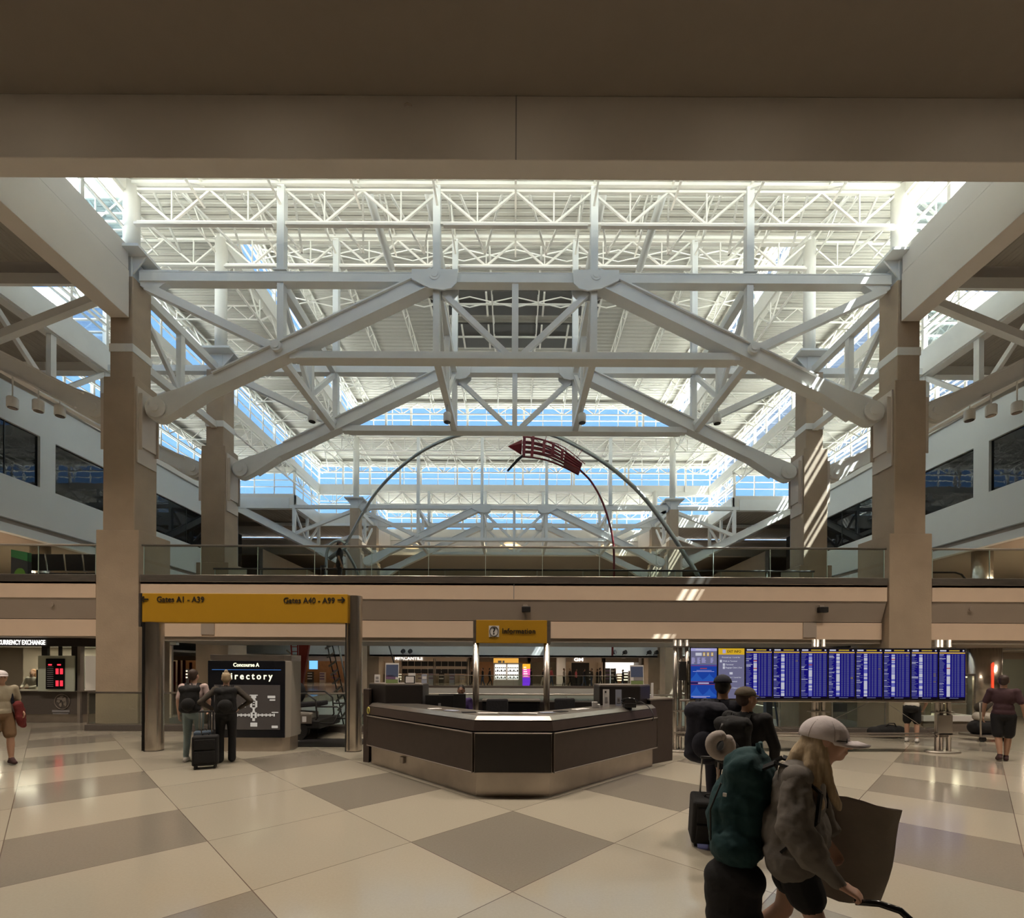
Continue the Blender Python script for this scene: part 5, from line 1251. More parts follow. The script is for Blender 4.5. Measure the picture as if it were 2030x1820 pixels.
def red():
    Y = 22; e = empty('red_sculpture', P(1218, 1150, Y), 'dark red pointed lattice arrow on a thin curved mast under the steel arch', 'sculpture'); A = lambda mb, nm, m: adopt(mb.build(nm, m), e)
    tip, b0, b1 = P(1007, 885, Y), P(1036, 871, Y), P(1033, 902, Y)
    mid = (b0+b1)/2; ax = (tip-mid).normalized(); r = (b0-b1).length/2; q = MB(); q.tube([mid, tip], [r, .01], 4, smooth=False); A(q, 'pointed_head', 'red_paint')
    up = curve([(1036, 872, Y), (1062, 875, Y), (1090, 884, Y), (1120, 902, Y), (1152, 926, Y)], 20); lo = curve([(1035, 900, Y), (1060, 902, Y), (1088, 908, Y), (1118, 920, Y), (1149, 936, Y)], 20); n = min(len(up), len(lo))
    for f in (0, .33, .67, 1):
        for dy in (-.3, .3):
            q = MB(); q.tube([up[i].lerp(lo[i], f)+Vector((0, dy, 0)) for i in range(n)], .045, 6); A(q, 'stringer', 'red_paint')
    for i in (1, 4, 8, 11, 14):
        a, b = up[i], lo[i]; d = (a-b).normalized(); ext = .25 if i < 6 else .02
        q = MB(); q.beam(b-d*ext+Vector((0, -.33, 0)), a+d*ext+Vector((0, -.33, 0)), .13, .06, up=(0, 1, 0)); A(q, 'cross_slat', 'red_paint')
    for i in range(15, n-1): q = MB()
    q = MB(); q.add([up[-6]+Vector((0, -.3, 0)), up[-1]+Vector((0, -.3, 0)), lo[-1]+Vector((0, -.3, 0)), lo[-6]+Vector((0, -.3, 0)), up[-6]+Vector((0, .3, 0)), up[-1]+Vector((0, .3, 0)), lo[-1]+Vector((0, .3, 0)), lo[-6]+Vector((0, .3, 0))], [(0, 1, 2, 3), (7, 6, 5, 4), (0, 4, 5, 1), (3, 2, 6, 7)]); A(q, 'tail_panel', mat('red_dark2', (.26, .02, .035), .4))
    fr = curve([(1052, 870, Y), (1085, 874, Y), (1120, 888, Y), (1160, 920, Y)], 16)
    q = MB(); q.tube(fr, .02, 5); q2 = curve([(1050, 876, Y), (1085, 880, Y), (1118, 895, Y), (1150, 922, Y)], 16)
    for i in range(0, len(fr)-1, 2): q.tube([fr[i], q2[min(i+1, len(q2)-1)]], .013, 4)
    q.tube([P(1084, 862, Y), P(1079, 880, Y)], .012, 4); q.tube([P(1155, 890, Y), P(1140, 915, Y)], .012, 4); A(q, 'upper_lattice', 'red_paint')
    q = MB(); q.tube(curve([(1150, 932, Y), (1172, 955, Y), (1192, 990, Y), (1206, 1030, Y), (1214, 1065, Y), (1217, 1100, Y), (1217, 1160, Y), (1214, 1300, Y)], 40), [.055]*36+[.05]*20, 8) if False else q.tube(curve([(1150, 932, Y), (1172, 955, Y), (1192, 990, Y), (1206, 1030, Y), (1214, 1065, Y), (1217, 1100, Y), (1217, 1160, Y), (1214, 1300, Y)], 40), .05, 8); A(q, 'mast', 'red_paint')
    q = MB(); q.tube([P(1040, 900, Y), P(1026, 912, Y), P(1006, 934, Y)], [.05, .07, .05], 8); A(q, 'rear_strut', 'black')
red()
def red_mast():
    Y = 15.6; e = empty('red_mast', P(590, 1395, Y), 'leaning red lattice mast with a dark red fin behind the directory', 'sculpture'); A = lambda mb, nm, m: adopt(mb.build(nm, m), e)
    a0, a1, b0, b1 = P(577, 1279, Y), P(586, 1392, Y), P(590, 1279, Y), P(591, 1392, Y)
    q = MB(); q.tube([a0, a1], .022, 6); q.tube([b0, b1], .022, 6)
    for i in range(12): t = i/12+.03; q.tube([a0.lerp(a1, t), b0.lerp(b1, t)], .014, 5)
    A(q, 'lattice', 'red_bright')
    c0, c1, c2 = P(592, 1279, Y), P(612, 1279, Y), P(594, 1392, Y); q = MB(); v = Vector((0, .12, 0)); q.add([c0, c1, c2, c0+v, c1+v, c2+v], [(0, 1, 2), (5, 4, 3), (0, 3, 4, 1), (1, 4, 5, 2), (2, 5, 3, 0)]); A(q, 'fin', mat('red_fin', (.26, .02, .012), .45))
    q = MB(); q.tube([P(568, 1289, Y), P(577, 1297, Y)], .03, 6); A(q, 'stub', 'rail_metal')
    q = MB(); q.tube([P(590, 1390, Y), P(590, 1470, Y)], .1, 10); q.tube([P(590, 1470, Y), P(590, 2000, Y)], .1, 10); A(q, 'foot', 'rail_metal')
red_mast()
def ladder():
    Y = 17.5; e = empty('steel_ladder', P(690, 1440, Y), 'thin leaning ladder with grey rungs rising from the opening left of the desk', 'sculpture'); A = lambda mb, nm, m: adopt(mb.build(nm, m), e)
    a0, a1 = P(646, 1265, Y), P(682, 1440, Y); b0, b1 = P(655, 1262, Y), P(692, 1425, Y)
    q = MB(); q.tube([a0, a1, a1+(a1-a0)*3], .022, 6); A(q, 'rail', 'black'); q = MB(); q.tube([b0, b1, b1+(b1-b0)*3], .022, 6); A(q, 'rail', 'black')
    for i in range(9):
        t = .1+i*.1; a = a0.lerp(a1, t); b = b0.lerp(b1, t); q = MB(); d = (a-b); q.beam(b+Vector((0, 0, 0)), a+Vector((-.09, 0, -.07)), .07, .07); A(q, 'rung', 'fascia_grey')
    q = MB(); q.tube([P(668, 1262, Y+1), P(684, 1345, Y+1), P(690, 1500, Y+1)], .035, 8); A(q, 'side_pole', 'steel_pipe')
ladder()
q = MB(); q.tube([P(766, 1262, 24), P(792, 1352, 24), P(800, 1420, 24)], .035, 8); o = q.build('leaning_pole', 'black'); tag(o, 'thin dark pole leaning in the opening above the left desk cabinet', 'pole')
for k, (px, tilt) in enumerate(((1452, .0), (1522, .02))):
    Y = 17; q = MB(); a = P(px, 1385, Y); b = P(px+4, 1700, Y); q.beam(a, b, .22, .22); q.beam(a+Vector((.25, 0, -.1)), b+Vector((.8, 0, 1.2)), .05, .05); o = q.build('blue_post', mat('blue_post', (.03, .06, .13), .4) if 'blue_post' not in M else 'blue_post'); tag(o, 'dark blue braced post in the opening behind the flight screens, %s' % ('left one' if k == 0 else 'right one'), 'post', 'dark blue posts')
# ============================================================ PEOPLE AND LUGGAGE
import numpy as np
mat('skin', (.42, .24, .16), .55); mat('skin_fair', (.55, .33, .24), .55); mat('skin_dark', (.24, .12, .075), .55)
for n_, c_ in (('navy', (.008, .009, .02)), ('blackwear', (.008, .008, .009)), ('maroon_black', (.05, .02, .025)), ('denim_light', (.20, .26, .27)), ('denim', (.05, .08, .15)), ('olive', (.055, .045, .035)), ('tee_pink', (.55, .42, .40)), ('tee_beige', (.38, .33, .24)),
               ('shorts_brown', (.17, .10, .05)), ('hoodie_grey', (.15, .135, .12)), ('shoe_dark', (.05, .02, .02)), ('shoe_white', (.6, .58, .55)), ('purple', (.10, .06, .22)), ('teal', (.006, .040, .045)), ('cap_white', (.68, .62, .63)), ('cap_tan', (.10, .08, .055)), ('hair_brown', (.045, .025, .018)),
               ('hair_blond', (.42, .32, .20)), ('hair_black', (.012, .010, .010)), ('hair_grey', (.3, .28, .26)), ('pillow_grey', (.33, .29, .27)), ('bag_grey', (.23, .195, .165)), ('red_jersey', (.16, .02, .02)), ('pinkwear', (.6, .12, .14)), ('cream_wear', (.5, .46, .40)), ('suit_blue', (.06, .09, .13))):
    mat(n_, c_, .6 if 'hair' in n_ else .85, noise=.45 if 'hair' in n_ else .15, scale=9, bump=.25, bscale=22, anis=(9, 9, .8) if 'hair' in n_ else None)
def rcone(mb, a, b, ra, rb, n=14):
    a, b = Vector(a), Vector(b); d = b-a; L = d.length
    if L < 1e-5: return mb.ell(a, (ra, ra, ra), n, 8)
    d /= L; pts = []; rs = []
    for k in range(4, 0, -1): t = k/4*PI/2; pts.append(a-d*ra*math.sin(t)*.999); rs.append(max(ra*math.cos(t), .001))
    pts.append(a); rs.append(ra); pts.append(b); rs.append(rb)
    for k in range(1, 5): t = k/4*PI/2; pts.append(b+d*rb*math.sin(t)*.999); rs.append(max(rb*math.cos(t), .001))
    return mb.tube(pts, rs, n)
CLOUD = bpy.data.textures.new('fold_noise', 'CLOUDS'); CLOUD.noise_scale = .11; CLOUD.noise_depth = 2
def fuse(name, prims, mats, voxel, smooth, parent, loc=(0, 0, 0), folds=0):
    """union of tagged round cones and ellipsoids as one continuous skin; face materials from the nearest tagged part"""
    mb = MB()
    for p in prims:
        if p[0] == 'c': rcone(mb, *p[1:5])
        else: mb.ell(p[1], p[2], 16, 12, p[3])
    me = bpy.data.meshes.new('tmp'); me.from_pydata(mb.v, [], mb.f); o = bpy.data.objects.new('tmp', me); C.objects.link(o)
    r = o.modifiers.new('r', 'REMESH'); r.mode = 'VOXEL'; r.voxel_size = voxel; r.use_smooth_shade = True
    s = o.modifiers.new('s', 'SMOOTH'); s.iterations = smooth; s.factor = .5
    if folds: t_ = o.modifiers.new('d', 'DISPLACE'); t_.texture = CLOUD; t_.strength = folds; t_.mid_level = .5; t_.texture_coords = 'LOCAL'
    dg = bpy.context.evaluated_depsgraph_get(); m2 = bpy.data.meshes.new_from_object(o.evaluated_get(dg)); bpy.data.objects.remove(o)
    m2.name = name; m2.materials.clear()
    tags = []
    for p in prims:
        t = p[5] if p[0] == 'c' else p[4]
        if t not in tags: tags.append(t)
    for t in tags: m2.materials.append(M[mats[t]])
    n = len(m2.polygons)
    if n and len(tags) > 1:
        ce = np.empty(n*3, dtype=np.float32); m2.polygons.foreach_get('center', ce); ce = ce.reshape(-1, 3)
        best = np.full(n, 1e9); idx = np.zeros(n, dtype=np.int32)
        for p in prims:
            if p[0] == 'c':
                a = np.array(p[1]); b = np.array(p[2]); ab = b-a; L2 = max((ab**2).sum(), 1e-9); t = np.clip(((ce-a)@ab)/L2, 0, 1)
                dd = np.linalg.norm(ce-(a+t[:, None]*ab), axis=1)-(p[3]+(p[4]-p[3])*t); tg = p[5]
            else:
                q = ce-np.array(p[1])
                if p[3] is not None: q = q@np.array(p[3])
                rr = np.array(p[2]); k = np.linalg.norm(q/rr, axis=1); dd = (k-1)*min(rr); tg = p[4]
            mk = dd < best; best[mk] = dd[mk]; idx[mk] = tags.index(tg)
        m2.polygons.foreach_set('material_index', idx)
    m2.polygons.foreach_set('use_smooth', [True]*n)
    ob = bpy.data.objects.new(name, m2); C.objects.link(ob); ob.parent = parent; ob.location = loc
    return ob
V3 = Vector
STAND = dict(pelvis=(0, 0, .95), waist=(0, 0, 1.08), chest=(0, 0, 1.30), neck=(0, 0, 1.46), head=(0, .015, 1.63), turn=0.0, nod=0.0,
             shL=(-.18, 0, 1.42), shR=(.18, 0, 1.42), elL=(-.24, -.02, 1.14), elR=(.24, -.02, 1.14), wrL=(-.25, .06, .90), wrR=(.25, .06, .90),
             hipL=(-.09, 0, .92), hipR=(.09, 0, .92), knL=(-.10, .02, .50), knR=(.10, .02, .50), anL=(-.10, 0, .09), anR=(.10, 0, .09), toeL=None, toeR=None, fdir=(0, 1, 0))
def hand_prims(w, d, up, side, curl, sc, tag_='skin'):
    """palm and five bent fingers; w wrist, d forward dir, up = back of hand, side=+1 thumb on +cross side"""
    w, d, up = V3(w), V3(d).normalized(), V3(up); s = d.cross(up).normalized()*side; up = (s.cross(d)*side).normalized()
    P_ = []; pc = w+d*.045*sc
    for k in (-.026, -.009, .009, .026): P_.append(('c', tuple(w+d*.012*sc+s*k*.8*sc), tuple(w+d*.085*sc+s*k*sc), .014*sc, .0125*sc, tag_))
    for k, L in ((.028, .070), (.0095, .078), (-.0095, .073), (-.028, .058)):
        p = w+d*.088*sc+s*k*sc; a = curl*.5; dd = d
        for j, f in enumerate((.45, .32, .23)):
            dd = (dd*math.cos(a)-up*math.sin(a)).normalized(); nu = (up*math.cos(a)+d*0).normalized(); q = p+dd*L*f*sc; P_.append(('c', tuple(p), tuple(q), (.0100-.001*j)*sc, (.0092-.001*j)*sc, tag_)); p = q
            up2 = s.cross(dd)*side; up = up2.normalized(); a = curl
        up = (s.cross(d)*side).normalized()
    p = w+d*.02*sc+s*.026*sc; t = (d*.7+s*.7-up*.25*curl).normalized(); q = p+t*.042*sc; P_.append(('c', tuple(p), tuple(q), .014*sc, .011*sc, tag_)); t2 = (d*.9+s*.25-up*.5*curl).normalized(); P_.append(('c', tuple(q), tuple(q+t2*.036*sc), .0105*sc, .009*sc, tag_))
    return P_
def person(label, loc, rz, sc, pose, mats, voxel=.014, smooth=4, sleeve='long', legs='long', hair='short', hairmat='hair_brown', hat=None, group=None, girth=1.0, curl=.6, hands=True, neckr=.052, brim_dir=None):
    """mats: dict top, bottom, skin, shoe"""
    J = dict(STAND); J.update(pose); e = empty('person', loc, label, 'person', group, rz=rz); e.scale = (sc, sc, sc)
    g = girth; pr = []; Rh = Matrix.Rotation(J['turn'], 3, 'Z') @ Matrix.Rotation(J['nod'], 3, 'X')
    j = {k: V3(v) if isinstance(v, tuple) else v for k, v in J.items()}
    c = lambda a, b, ra, rb, t: pr.append(('c', tuple(a), tuple(b), ra, rb, t))
    el = lambda p, r, t, R=None: pr.append(('e', tuple(p), r, R, t))
    lr = (j['shR']-j['shL']).normalized(); rx = Matrix.Rotation(math.atan2(lr.y, lr.x), 3, 'Z')
    # torso
    el(j['chest'], (.175*g, .115*g, .20), 'top', rx); el(j['chest']+V3((0, 0, .07)), (.185*g, .10*g, .12), 'top', rx); el(j['waist'], (.15*g, .112*g, .16), 'top', rx); el(j['pelvis'].lerp(j['waist'], .3), (.168*g, .125*g, .11), 'top', rx)
    el(j['pelvis']-V3((0, 0, .03)), (.165*g, .125*g, .12), 'bottom', rx)
    c(j['neck']-V3((0, 0, .06)), j['head']-V3((0, 0, .06)), neckr*1.15, neckr, 'skin'); c(j['neck']-V3((0, 0, .05)), j['neck']-V3((0, 0, .0)), .078, .058, 'top')
    for s in 'LR':
        sh, elb, wr = j['sh'+s], j['el'+s], j['wr'+s]
        c(j['neck']-V3((0, 0, .05)), sh, .05*g, .062*g, 'top'); el(sh, (.068*g,)*3, 'top')
        if sleeve == 'long': c(sh, elb, .060*g, .050*g, 'top'); c(elb, wr, .049*g, .036*g, 'top')
        else: m = sh.lerp(elb, .72); c(sh, m, .062*g, .060*g, 'top'); c(m, elb, .043, .040, 'skin'); c(elb, wr, .040, .026, 'skin')
        d = (wr-elb).normalized(); hd = V3(J.get('hd'+s)) if J.get('hd'+s) else d
        up = V3(J.get('hu'+s)) if J.get('hu'+s) else (V3((1 if s == 'R' else -1, 0, .01)))
        if hands: pr.extend(hand_prims(wr+d*.01, hd, up, J.get('ths'+s, 1 if s == 'R' else -1), J.get('curl'+s, curl), 1.0))
        hip, kn, an = j['hip'+s], j['kn'+s], j['an'+s]
        if legs == 'long': c(hip, kn, .092*g, .066*g, 'bottom'); c(kn, an+V3((0, 0, .02)), .064*g, .048, 'bottom')
        elif legs == 'flare': c(hip, kn, .095*g, .070*g, 'bottom'); c(kn, an-V3((0, 0, .02)), .066*g, .070, 'bottom')
        else: m = hip.lerp(kn, .86 if legs == 'shorts' else .5); c(hip, m, .098*g, .092*g, 'bottom'); c(m, kn, .058, .052, 'skin'); c(kn, kn.lerp(an, .35), .053, .057, 'skin'); c(kn.lerp(an, .35), an+V3((0, 0, .02)), .057, .036, 'skin')
        fd = V3(J.get('fd'+s) or J['fdir']).normalized(); toe = an+fd*.16-V3((0, 0, .052)) if J['toe'+s] is None else j['toe'+s]
        heel = an-fd*.045-V3((0, 0, .045)); c(heel, toe, .042, .036, 'shoe'); c(an, an.lerp(toe, .55)-V3((0, 0, .0)), .045, .040, 'shoe'); c(toe-fd*.05, toe, .042, .034, 'shoe')
    # head
    h = j['head']; H = lambda x, y, z: h+Rh@V3((x, y, z))
    Rn = [list(r) for r in Rh]
    Rm = Rh
    el(H(0, -.012, .03), (.074, .093, .090), 'skin', Rm); el(H(0, .018, -.03), (.062, .072, .085), 'skin', Rm); el(H(0, .052, -.078), (.034, .032, .032), 'skin', Rm)
    c(H(0, .083, .008), H(0, .108, -.028), .010, .015, 'skin'); c(H(-.02, .088, .028), H(.02, .088, .028), .014, .014, 'skin')
    c(H(-.018, .088, -.058), H(.018, .088, -.058), .0095, .0095, 'lip'); 
    for s in (-1, 1): el(H(s*.078, -.005, -.005), (.012, .022, .034), 'skin', Rm); c(H(s*.035, .06, -.02), H(s*.04, .045, -.05), .03, .026, 'skin')
    mm = dict(mats); mm.setdefault('lip', mm['skin'])
    b = fuse('body', pr, mm, voxel, smooth, e)
    if voxel < .02:
        for s in (-1, 1):
            q = MB(); q.ell(H(s*.031, .080, .006), (.013, .009, .009), 10, 8); q.build('eye', 'paper_white', e); q = MB(); q.ell(H(s*.031, .0885, .006), (.0055, .003, .0055), 8, 6); q.build('iris', 'black', e)
    # hair
    hp = []
    ce = lambda p, r, R=None: hp.append(('e', tuple(p), r, R or Rm, 'h')); cc = lambda a, b_, ra, rb: hp.append(('c', tuple(a), tuple(b_), ra, rb, 'h'))
    ce(H(0, -.025, .045), (.082, .094, .092))
    if hair in ('short', 'long', 'bun', 'low'): ce(H(0, -.045, .0), (.078, .072, .085))
    if hair == 'bun': ce(H(0, -.05, .145), (.036, .036, .038)); cc(H(0, -.04, .10), H(0, -.05, .14), .03, .03)
    if hair == 'low': ce(H(0, -.115, -.02), (.045, .04, .045))
    if hair == 'long':
        for x in (-.055, -.02, .02, .055): cc(H(x, -.07, -.02), H(x*1.2, -.12, -.24), .042, .03)
        for s in (-1, 1): cc(H(s*.07, -.02, .0), H(s*.085, .0, -.19), .028, .022)
    if hair: fuse('hair', hp, {'h': hairmat}, max(voxel, .009), 3, e)
    if hat:
        q = MB(); n = 20; k = 7; vs = []
        cen = H(0, -.02, .04)
        for i in range(k+1):
            a = PI/2*i/k
            for t in range(n):
                b_ = 2*PI*t/n; vs.append(cen+Rh@V3((.090*math.cos(b_)*math.cos(a), .108*math.sin(b_)*math.cos(a), .088*math.sin(a)+.0)))
        fs = [(i*n+t, i*n+(t+1) % n, (i+1)*n+(t+1) % n, (i+1)*n+t) for i in range(k) for t in range(n)]
        q.add(vs, fs, True); o = q.build('cap_crown', hat[0], e); sm = o.modifiers.new('s', 'SOLIDIFY'); sm.thickness = .006; sm.offset = 1
        if hat[1]:
            q = MB(); bd = hat[2] if len(hat) > 2 else 1; L = .09*hat[1]; top = []; bot = []
            for t in range(13):
                a = PI*t/12; x = math.cos(a)*.078; y = bd*(.072+math.sin(a)*L); z = .045-.02*math.sin(a)**2-abs(x)*.25; top.append(cen+Rh@V3((x, y, z-.01-.03)))
            ins = []
            for t in range(13):
                a = PI*t/12; x = math.cos(a)*.086; y = bd*math.sin(a)*.104; ins.append(cen+Rh@V3((x, y, .012)))
            q.add(top+ins, [(t, t+1, 14+t, 13+t) for t in range(12)], True); o = q.build('cap_brim', hat[0], e); sm = o.modifiers.new('s', 'SOLIDIFY'); sm.thickness = .006
    return e
def backpack(label, wearer, off, size, m, tilt=.0, straps=True, details=None):
    """worn on the back of a figure; local frame of the wearer"""
    Rw = Matrix.Rotation(wearer.rotation_euler.z, 3, 'Z'); s_ = wearer.scale[0]
    e = empty('backpack', V3(wearer.location)+Rw@(V3(off)*s_), label, 'backpack', rz=wearer.rotation_euler.z); e.scale = wearer.scale
    w_, d_, h_ = size; R = Matrix.Rotation(tilt, 3, 'X'); pr = []
    for x in (-1, 1):
        for z in (-1, 1): pr.append(('c', tuple(R@V3((x*(w_/2-.06), 0, z*(h_/2-.08)))), tuple(R@V3((0, 0, z*(h_/2-.09)))), d_/2*.8, d_/2, 'b'))
        pr.append(('c', tuple(R@V3((x*(w_/2-.07), 0, -h_/2+.09))), tuple(R@V3((x*(w_/2-.08), 0, h_/2-.1))), d_/2*.85, d_/2*.75, 'b'))
    pr.append(('e', tuple(R@V3((0, 0, 0))), (w_/2-.01, d_/2+.01, h_/2-.01), R, 'b'))
    fuse('bag_body', pr, {'b': m}, .014, 6, e, folds=.03)
    q = MB(); q.ell(R@V3((0, -d_/2+.0, -h_*.18)), (w_*.36, .06, h_*.24), 16, 12, R); q.build('front_pocket', m, e)
    q = MB(); q.tube([R@V3((-.03, d_*.2, h_/2-.02)), R@V3((-.02, d_*.2, h_/2+.04)), R@V3((.02, d_*.2, h_/2+.04)), R@V3((.03, d_*.2, h_/2-.02))], .009, 6); q.build('top_handle', m, e)
    if straps:
        for x in (-1, 1):
            q = MB(); pts = [(x*.085, d_/2-.02, h_/2-.08), (x*.10, d_/2+.06, h_/2+.035), (x*.105, d_/2+.15, h_/2+.02), (x*.12, d_/2+.215, h_/2-.10), (x*.145, d_/2+.20, h_/2-.26), (x*.15, d_/2+.06, -h_/2+.12)]
            for i in range(len(pts)-1): q.beam(pts[i], pts[i+1], .045, .012, up=(0, 0, 1) if i in (1,) else (0, 1, .3))
            q.build('shoulder_strap', m, e)
    return e
def suitcase(label, loc, rz, size, m, tilt=0.0, handle=.42, name='suitcase', lean='X'):
    e = empty(name, loc, label, 'suitcase', rz=rz); w_, d_, h_ = size; R = Matrix.Rotation(tilt, 3, lean)
    def B(mb, nm, mm, **k):
        mb.v = [tuple(R@V3(v)) for v in mb.v]; return mb.build(nm, mm, e, **k)
    q = MB(); q.box(-w_/2, w_/2, -d_/2, d_/2, .06, h_); B(q, 'shell', m, bevel=.035, seg=3)
    q = MB(); q.box(-w_/2+.04, w_/2-.04, -d_/2-.02, -d_/2, .12, h_*.55); q.box(-w_/2+.04, w_/2-.04, -d_/2-.02, -d_/2, h_*.6, h_-.06); B(q, 'pocket', m, bevel=.012)
    for x in (-1, 1):
        for y in (-1, 1):
            q = MB(); q.tube([(x*(w_/2-.05)-.015, y*(d_/2-.04), .03), (x*(w_/2-.05)+.015, y*(d_/2-.04), .03)], .03, 12); B(q, 'wheel', 'black')
    if handle:
        q = MB()
        for x in (-1, 1): q.tube([(x*.08, d_/2-.03, h_-.02), (x*.08, d_/2-.03, h_+handle)], .009, 6)
        B(q, 'telescopic_rods', 'rail_metal')
        q = MB(); q.tube([(-.095, d_/2-.03, h_+handle), (.095, d_/2-.03, h_+handle)], .016, 8); B(q, 'grip', 'black')
    q = MB(); q.tube([(-.05, 0, h_), (-.04, 0, h_+.03), (.04, 0, h_+.03), (.05, 0, h_)], .009, 6); B(q, 'carry_handle', 'black')
    return e
def wrl(fig, p): return V3(fig.location)+Matrix.Rotation(fig.rotation_euler.z, 3, 'Z')@(V3(p)*fig.scale[0])

WR = -PI/2-.70
# --- woman walking right in the foreground (close to the camera)
W = person('person in a white cap, grey hoodie and long blond hair walking right in the foreground', (1.60, 2.60, 0), WR, .945,
    dict(pelvis=(0, -.03, .93), waist=(0, -.02, 1.06), chest=(0, .0, 1.27), neck=(0, .05, 1.42), head=(0, .135, 1.575), nod=-.02, turn=0,
         shL=(-.18, .03, 1.37), shR=(.18, .01, 1.37), elR=(.25, .03, 1.06), wrR=(.235, .20, .87), elL=(-.24, -.02, 1.11), wrL=(-.25, .09, .93), hdR=(-.05, .9, -.35), huR=(.25, .3, 1), curlR=1.25, thsR=-1, hdL=(0, .6, -.8),
         hipL=(-.09, -.03, .90), hipR=(.09, -.03, .90), knR=(.10, .12, .50), anR=(.10, .10, .10), knL=(-.10, -.10, .50), anL=(-.10, -.36, .16), toeL=(-.10, -.24, .05)),
    dict(top='hoodie_grey', bottom='blackwear', skin='skin_fair', shoe='shoe_white'), voxel=.0085, smooth=5, legs='short', hair=None, girth=1.12)
def woman_extras():
    h = V3((0, .135, 1.575)); pr = []
    for x, y0, z0, x1, y1, z1, r0, r1 in ((0, -.05, .02, 0, -.12, -.10, .07, .065), (0, -.10, -.06, .02, -.19, -.22, .06, .05), (.02, -.12, -.15, .05, -.16, -.30, .05, .035), (-.04, -.10, -.10, -.05, -.16, -.28, .05, .035),
                                          (.060, -.03, .0, .078, .0, -.13, .030, .032), (.078, -.0, -.13, .085, .03, -.27, .032, .026), (.085, .03, -.27, .08, .06, -.36, .026, .012), (.05, -.06, -.05, .10, -.06, -.26, .045, .04), (-.060, -.03, .0, -.08, .0, -.25, .03, .025),
                                          (.10, -.06, -.24, .11, -.02, -.36, .04, .02), (.06, -.14, -.2, .09, -.20, -.27, .04, .02)):
        pr.append(('c', tuple(h+V3((x, y0, z0))), tuple(h+V3((x1, y1, z1))), r0, r1, 'h'))
    pr.append(('e', tuple(h+V3((0, -.03, .035))), (.080, .09, .085), None, 'h'))
    fuse('long_hair', pr, {'h': 'hair_blond'}, .008, 3, W, folds=.03)
    # cap
    n, k = 28, 9; cen = h+V3((0, -.015, .035)); T = Matrix.Rotation(-.12, 3, 'X'); vs = []
    for i in range(k+1):
        a = PI/2*(i/k)
        for t in range(n):
            b = 2*PI*t/n; vs.append(cen+T@V3((.092*math.cos(b)*math.cos(a), .118*math.sin(b)*math.cos(a)-.004, .100*math.sin(a)**.85-.022*(1-i/k))))
    q = MB(); q.add(vs, [(i*n+t, i*n+(t+1) % n, (i+1)*n+(t+1) % n, (i+1)*n+t) for i in range(k) for t in range(n)], True)
    o = q.build('cap_crown', 'cap_white', W); s = o.modifiers.new('s', 'SOLIDIFY'); s.thickness = .006; s.offset = 1
    for j in range(3):
        q = MB(); a = PI*j/3+PI/6; q.tube([cen+T@V3(((.0975*math.cos(a)*math.cos(t*PI/16)), .1235*math.sin(a)*math.cos(t*PI/16)-.004, .104*abs(math.sin(t*PI/16))**.85-.022*(1-min(1, min(t, 16-t)/8)))) for t in range(17)], .0018, 4); q.build('cap_seam', 'pillow_grey', W)
    q = MB(); top = []; ins = []; mid = []
    for t in range(17):
        a = PI*t/16; sn = math.sin(a); x = math.cos(a)*.082
        ins.append(cen+T@V3((math.cos(a)*.094, sn*.118, -.016))); mid.append(cen+T@V3((x*1.02, .05+sn*.105, -.006-abs(x)*.28))); top.append(cen+T@V3((x, .06+sn*.155, -.016-abs(x)*.32)))
    q.add(ins+mid+top, [(t, t+1, 18+t, 17+t) for t in range(16)]+[(17+t, 18+t, 35+t, 34+t) for t in range(16)], True)
    o = q.build('cap_brim', 'cap_white', W); s = o.modifiers.new('s', 'SOLIDIFY'); s.thickness = .007
    # glasses
    q = MB()
    for s_ in (-1, 1):
        q.tube([h+V3((s_*.034+.024*math.cos(t*PI/7), .094, .006+.017*math.sin(t*PI/7))) for t in range(14)], .0022, 4, closed=True)
        q.tube([h+V3((s_*.058, .092, .01)), h+V3((s_*.078, .06, .012)), h+V3((s_*.080, .0, .005))], .0022, 4)
    q.tube([h+V3((-.01, .097, .008)), h+V3((.01, .097, .008))], .0022, 4); q.build('glasses', 'black', W)
    # hood behind the neck and drawstring
    fuse('hood', [('c', (-.10, -.05, 1.385), (.10, -.05, 1.385), .05, .05, 't'), ('c', (.13, -.02, 1.40), (.09, .07, 1.37), .035, .03, 't'), ('c', (-.13, -.02, 1.40), (-.09, .07, 1.37), .035, .03, 't')], {'t': 'hoodie_grey'}, .01, 4, W)
    # loose hoodie body, hem and bell sleeve over the arm
    fuse('hoodie_body', [('e', (0, -.015, 1.22), (.195, .145, .20), None, 't'), ('e', (0, -.03, 1.03), (.22, .18, .20), None, 't'), ('c', (-.10, -.035, .895), (.10, -.035, .895), .145, .145, 't'),
                         ('c', (.19, .01, 1.345), (.262, .02, 1.10), .075, .092, 't'), ('c', (.262, .02, 1.10), (.262, .10, .99), .095, .085, 't'), ('c', (.262, .10, .99), (.245, .16, .92), .08, .05, 't'), ('c', (-.19, .02, 1.345), (-.25, .04, 1.12), .075, .09, 't'), ('c', (-.25, .04, 1.12), (-.25, .12, 1.0), .085, .06, 't')], {'t': 'hoodie_grey'}, .009, 6, W, folds=.045)
woman_extras()
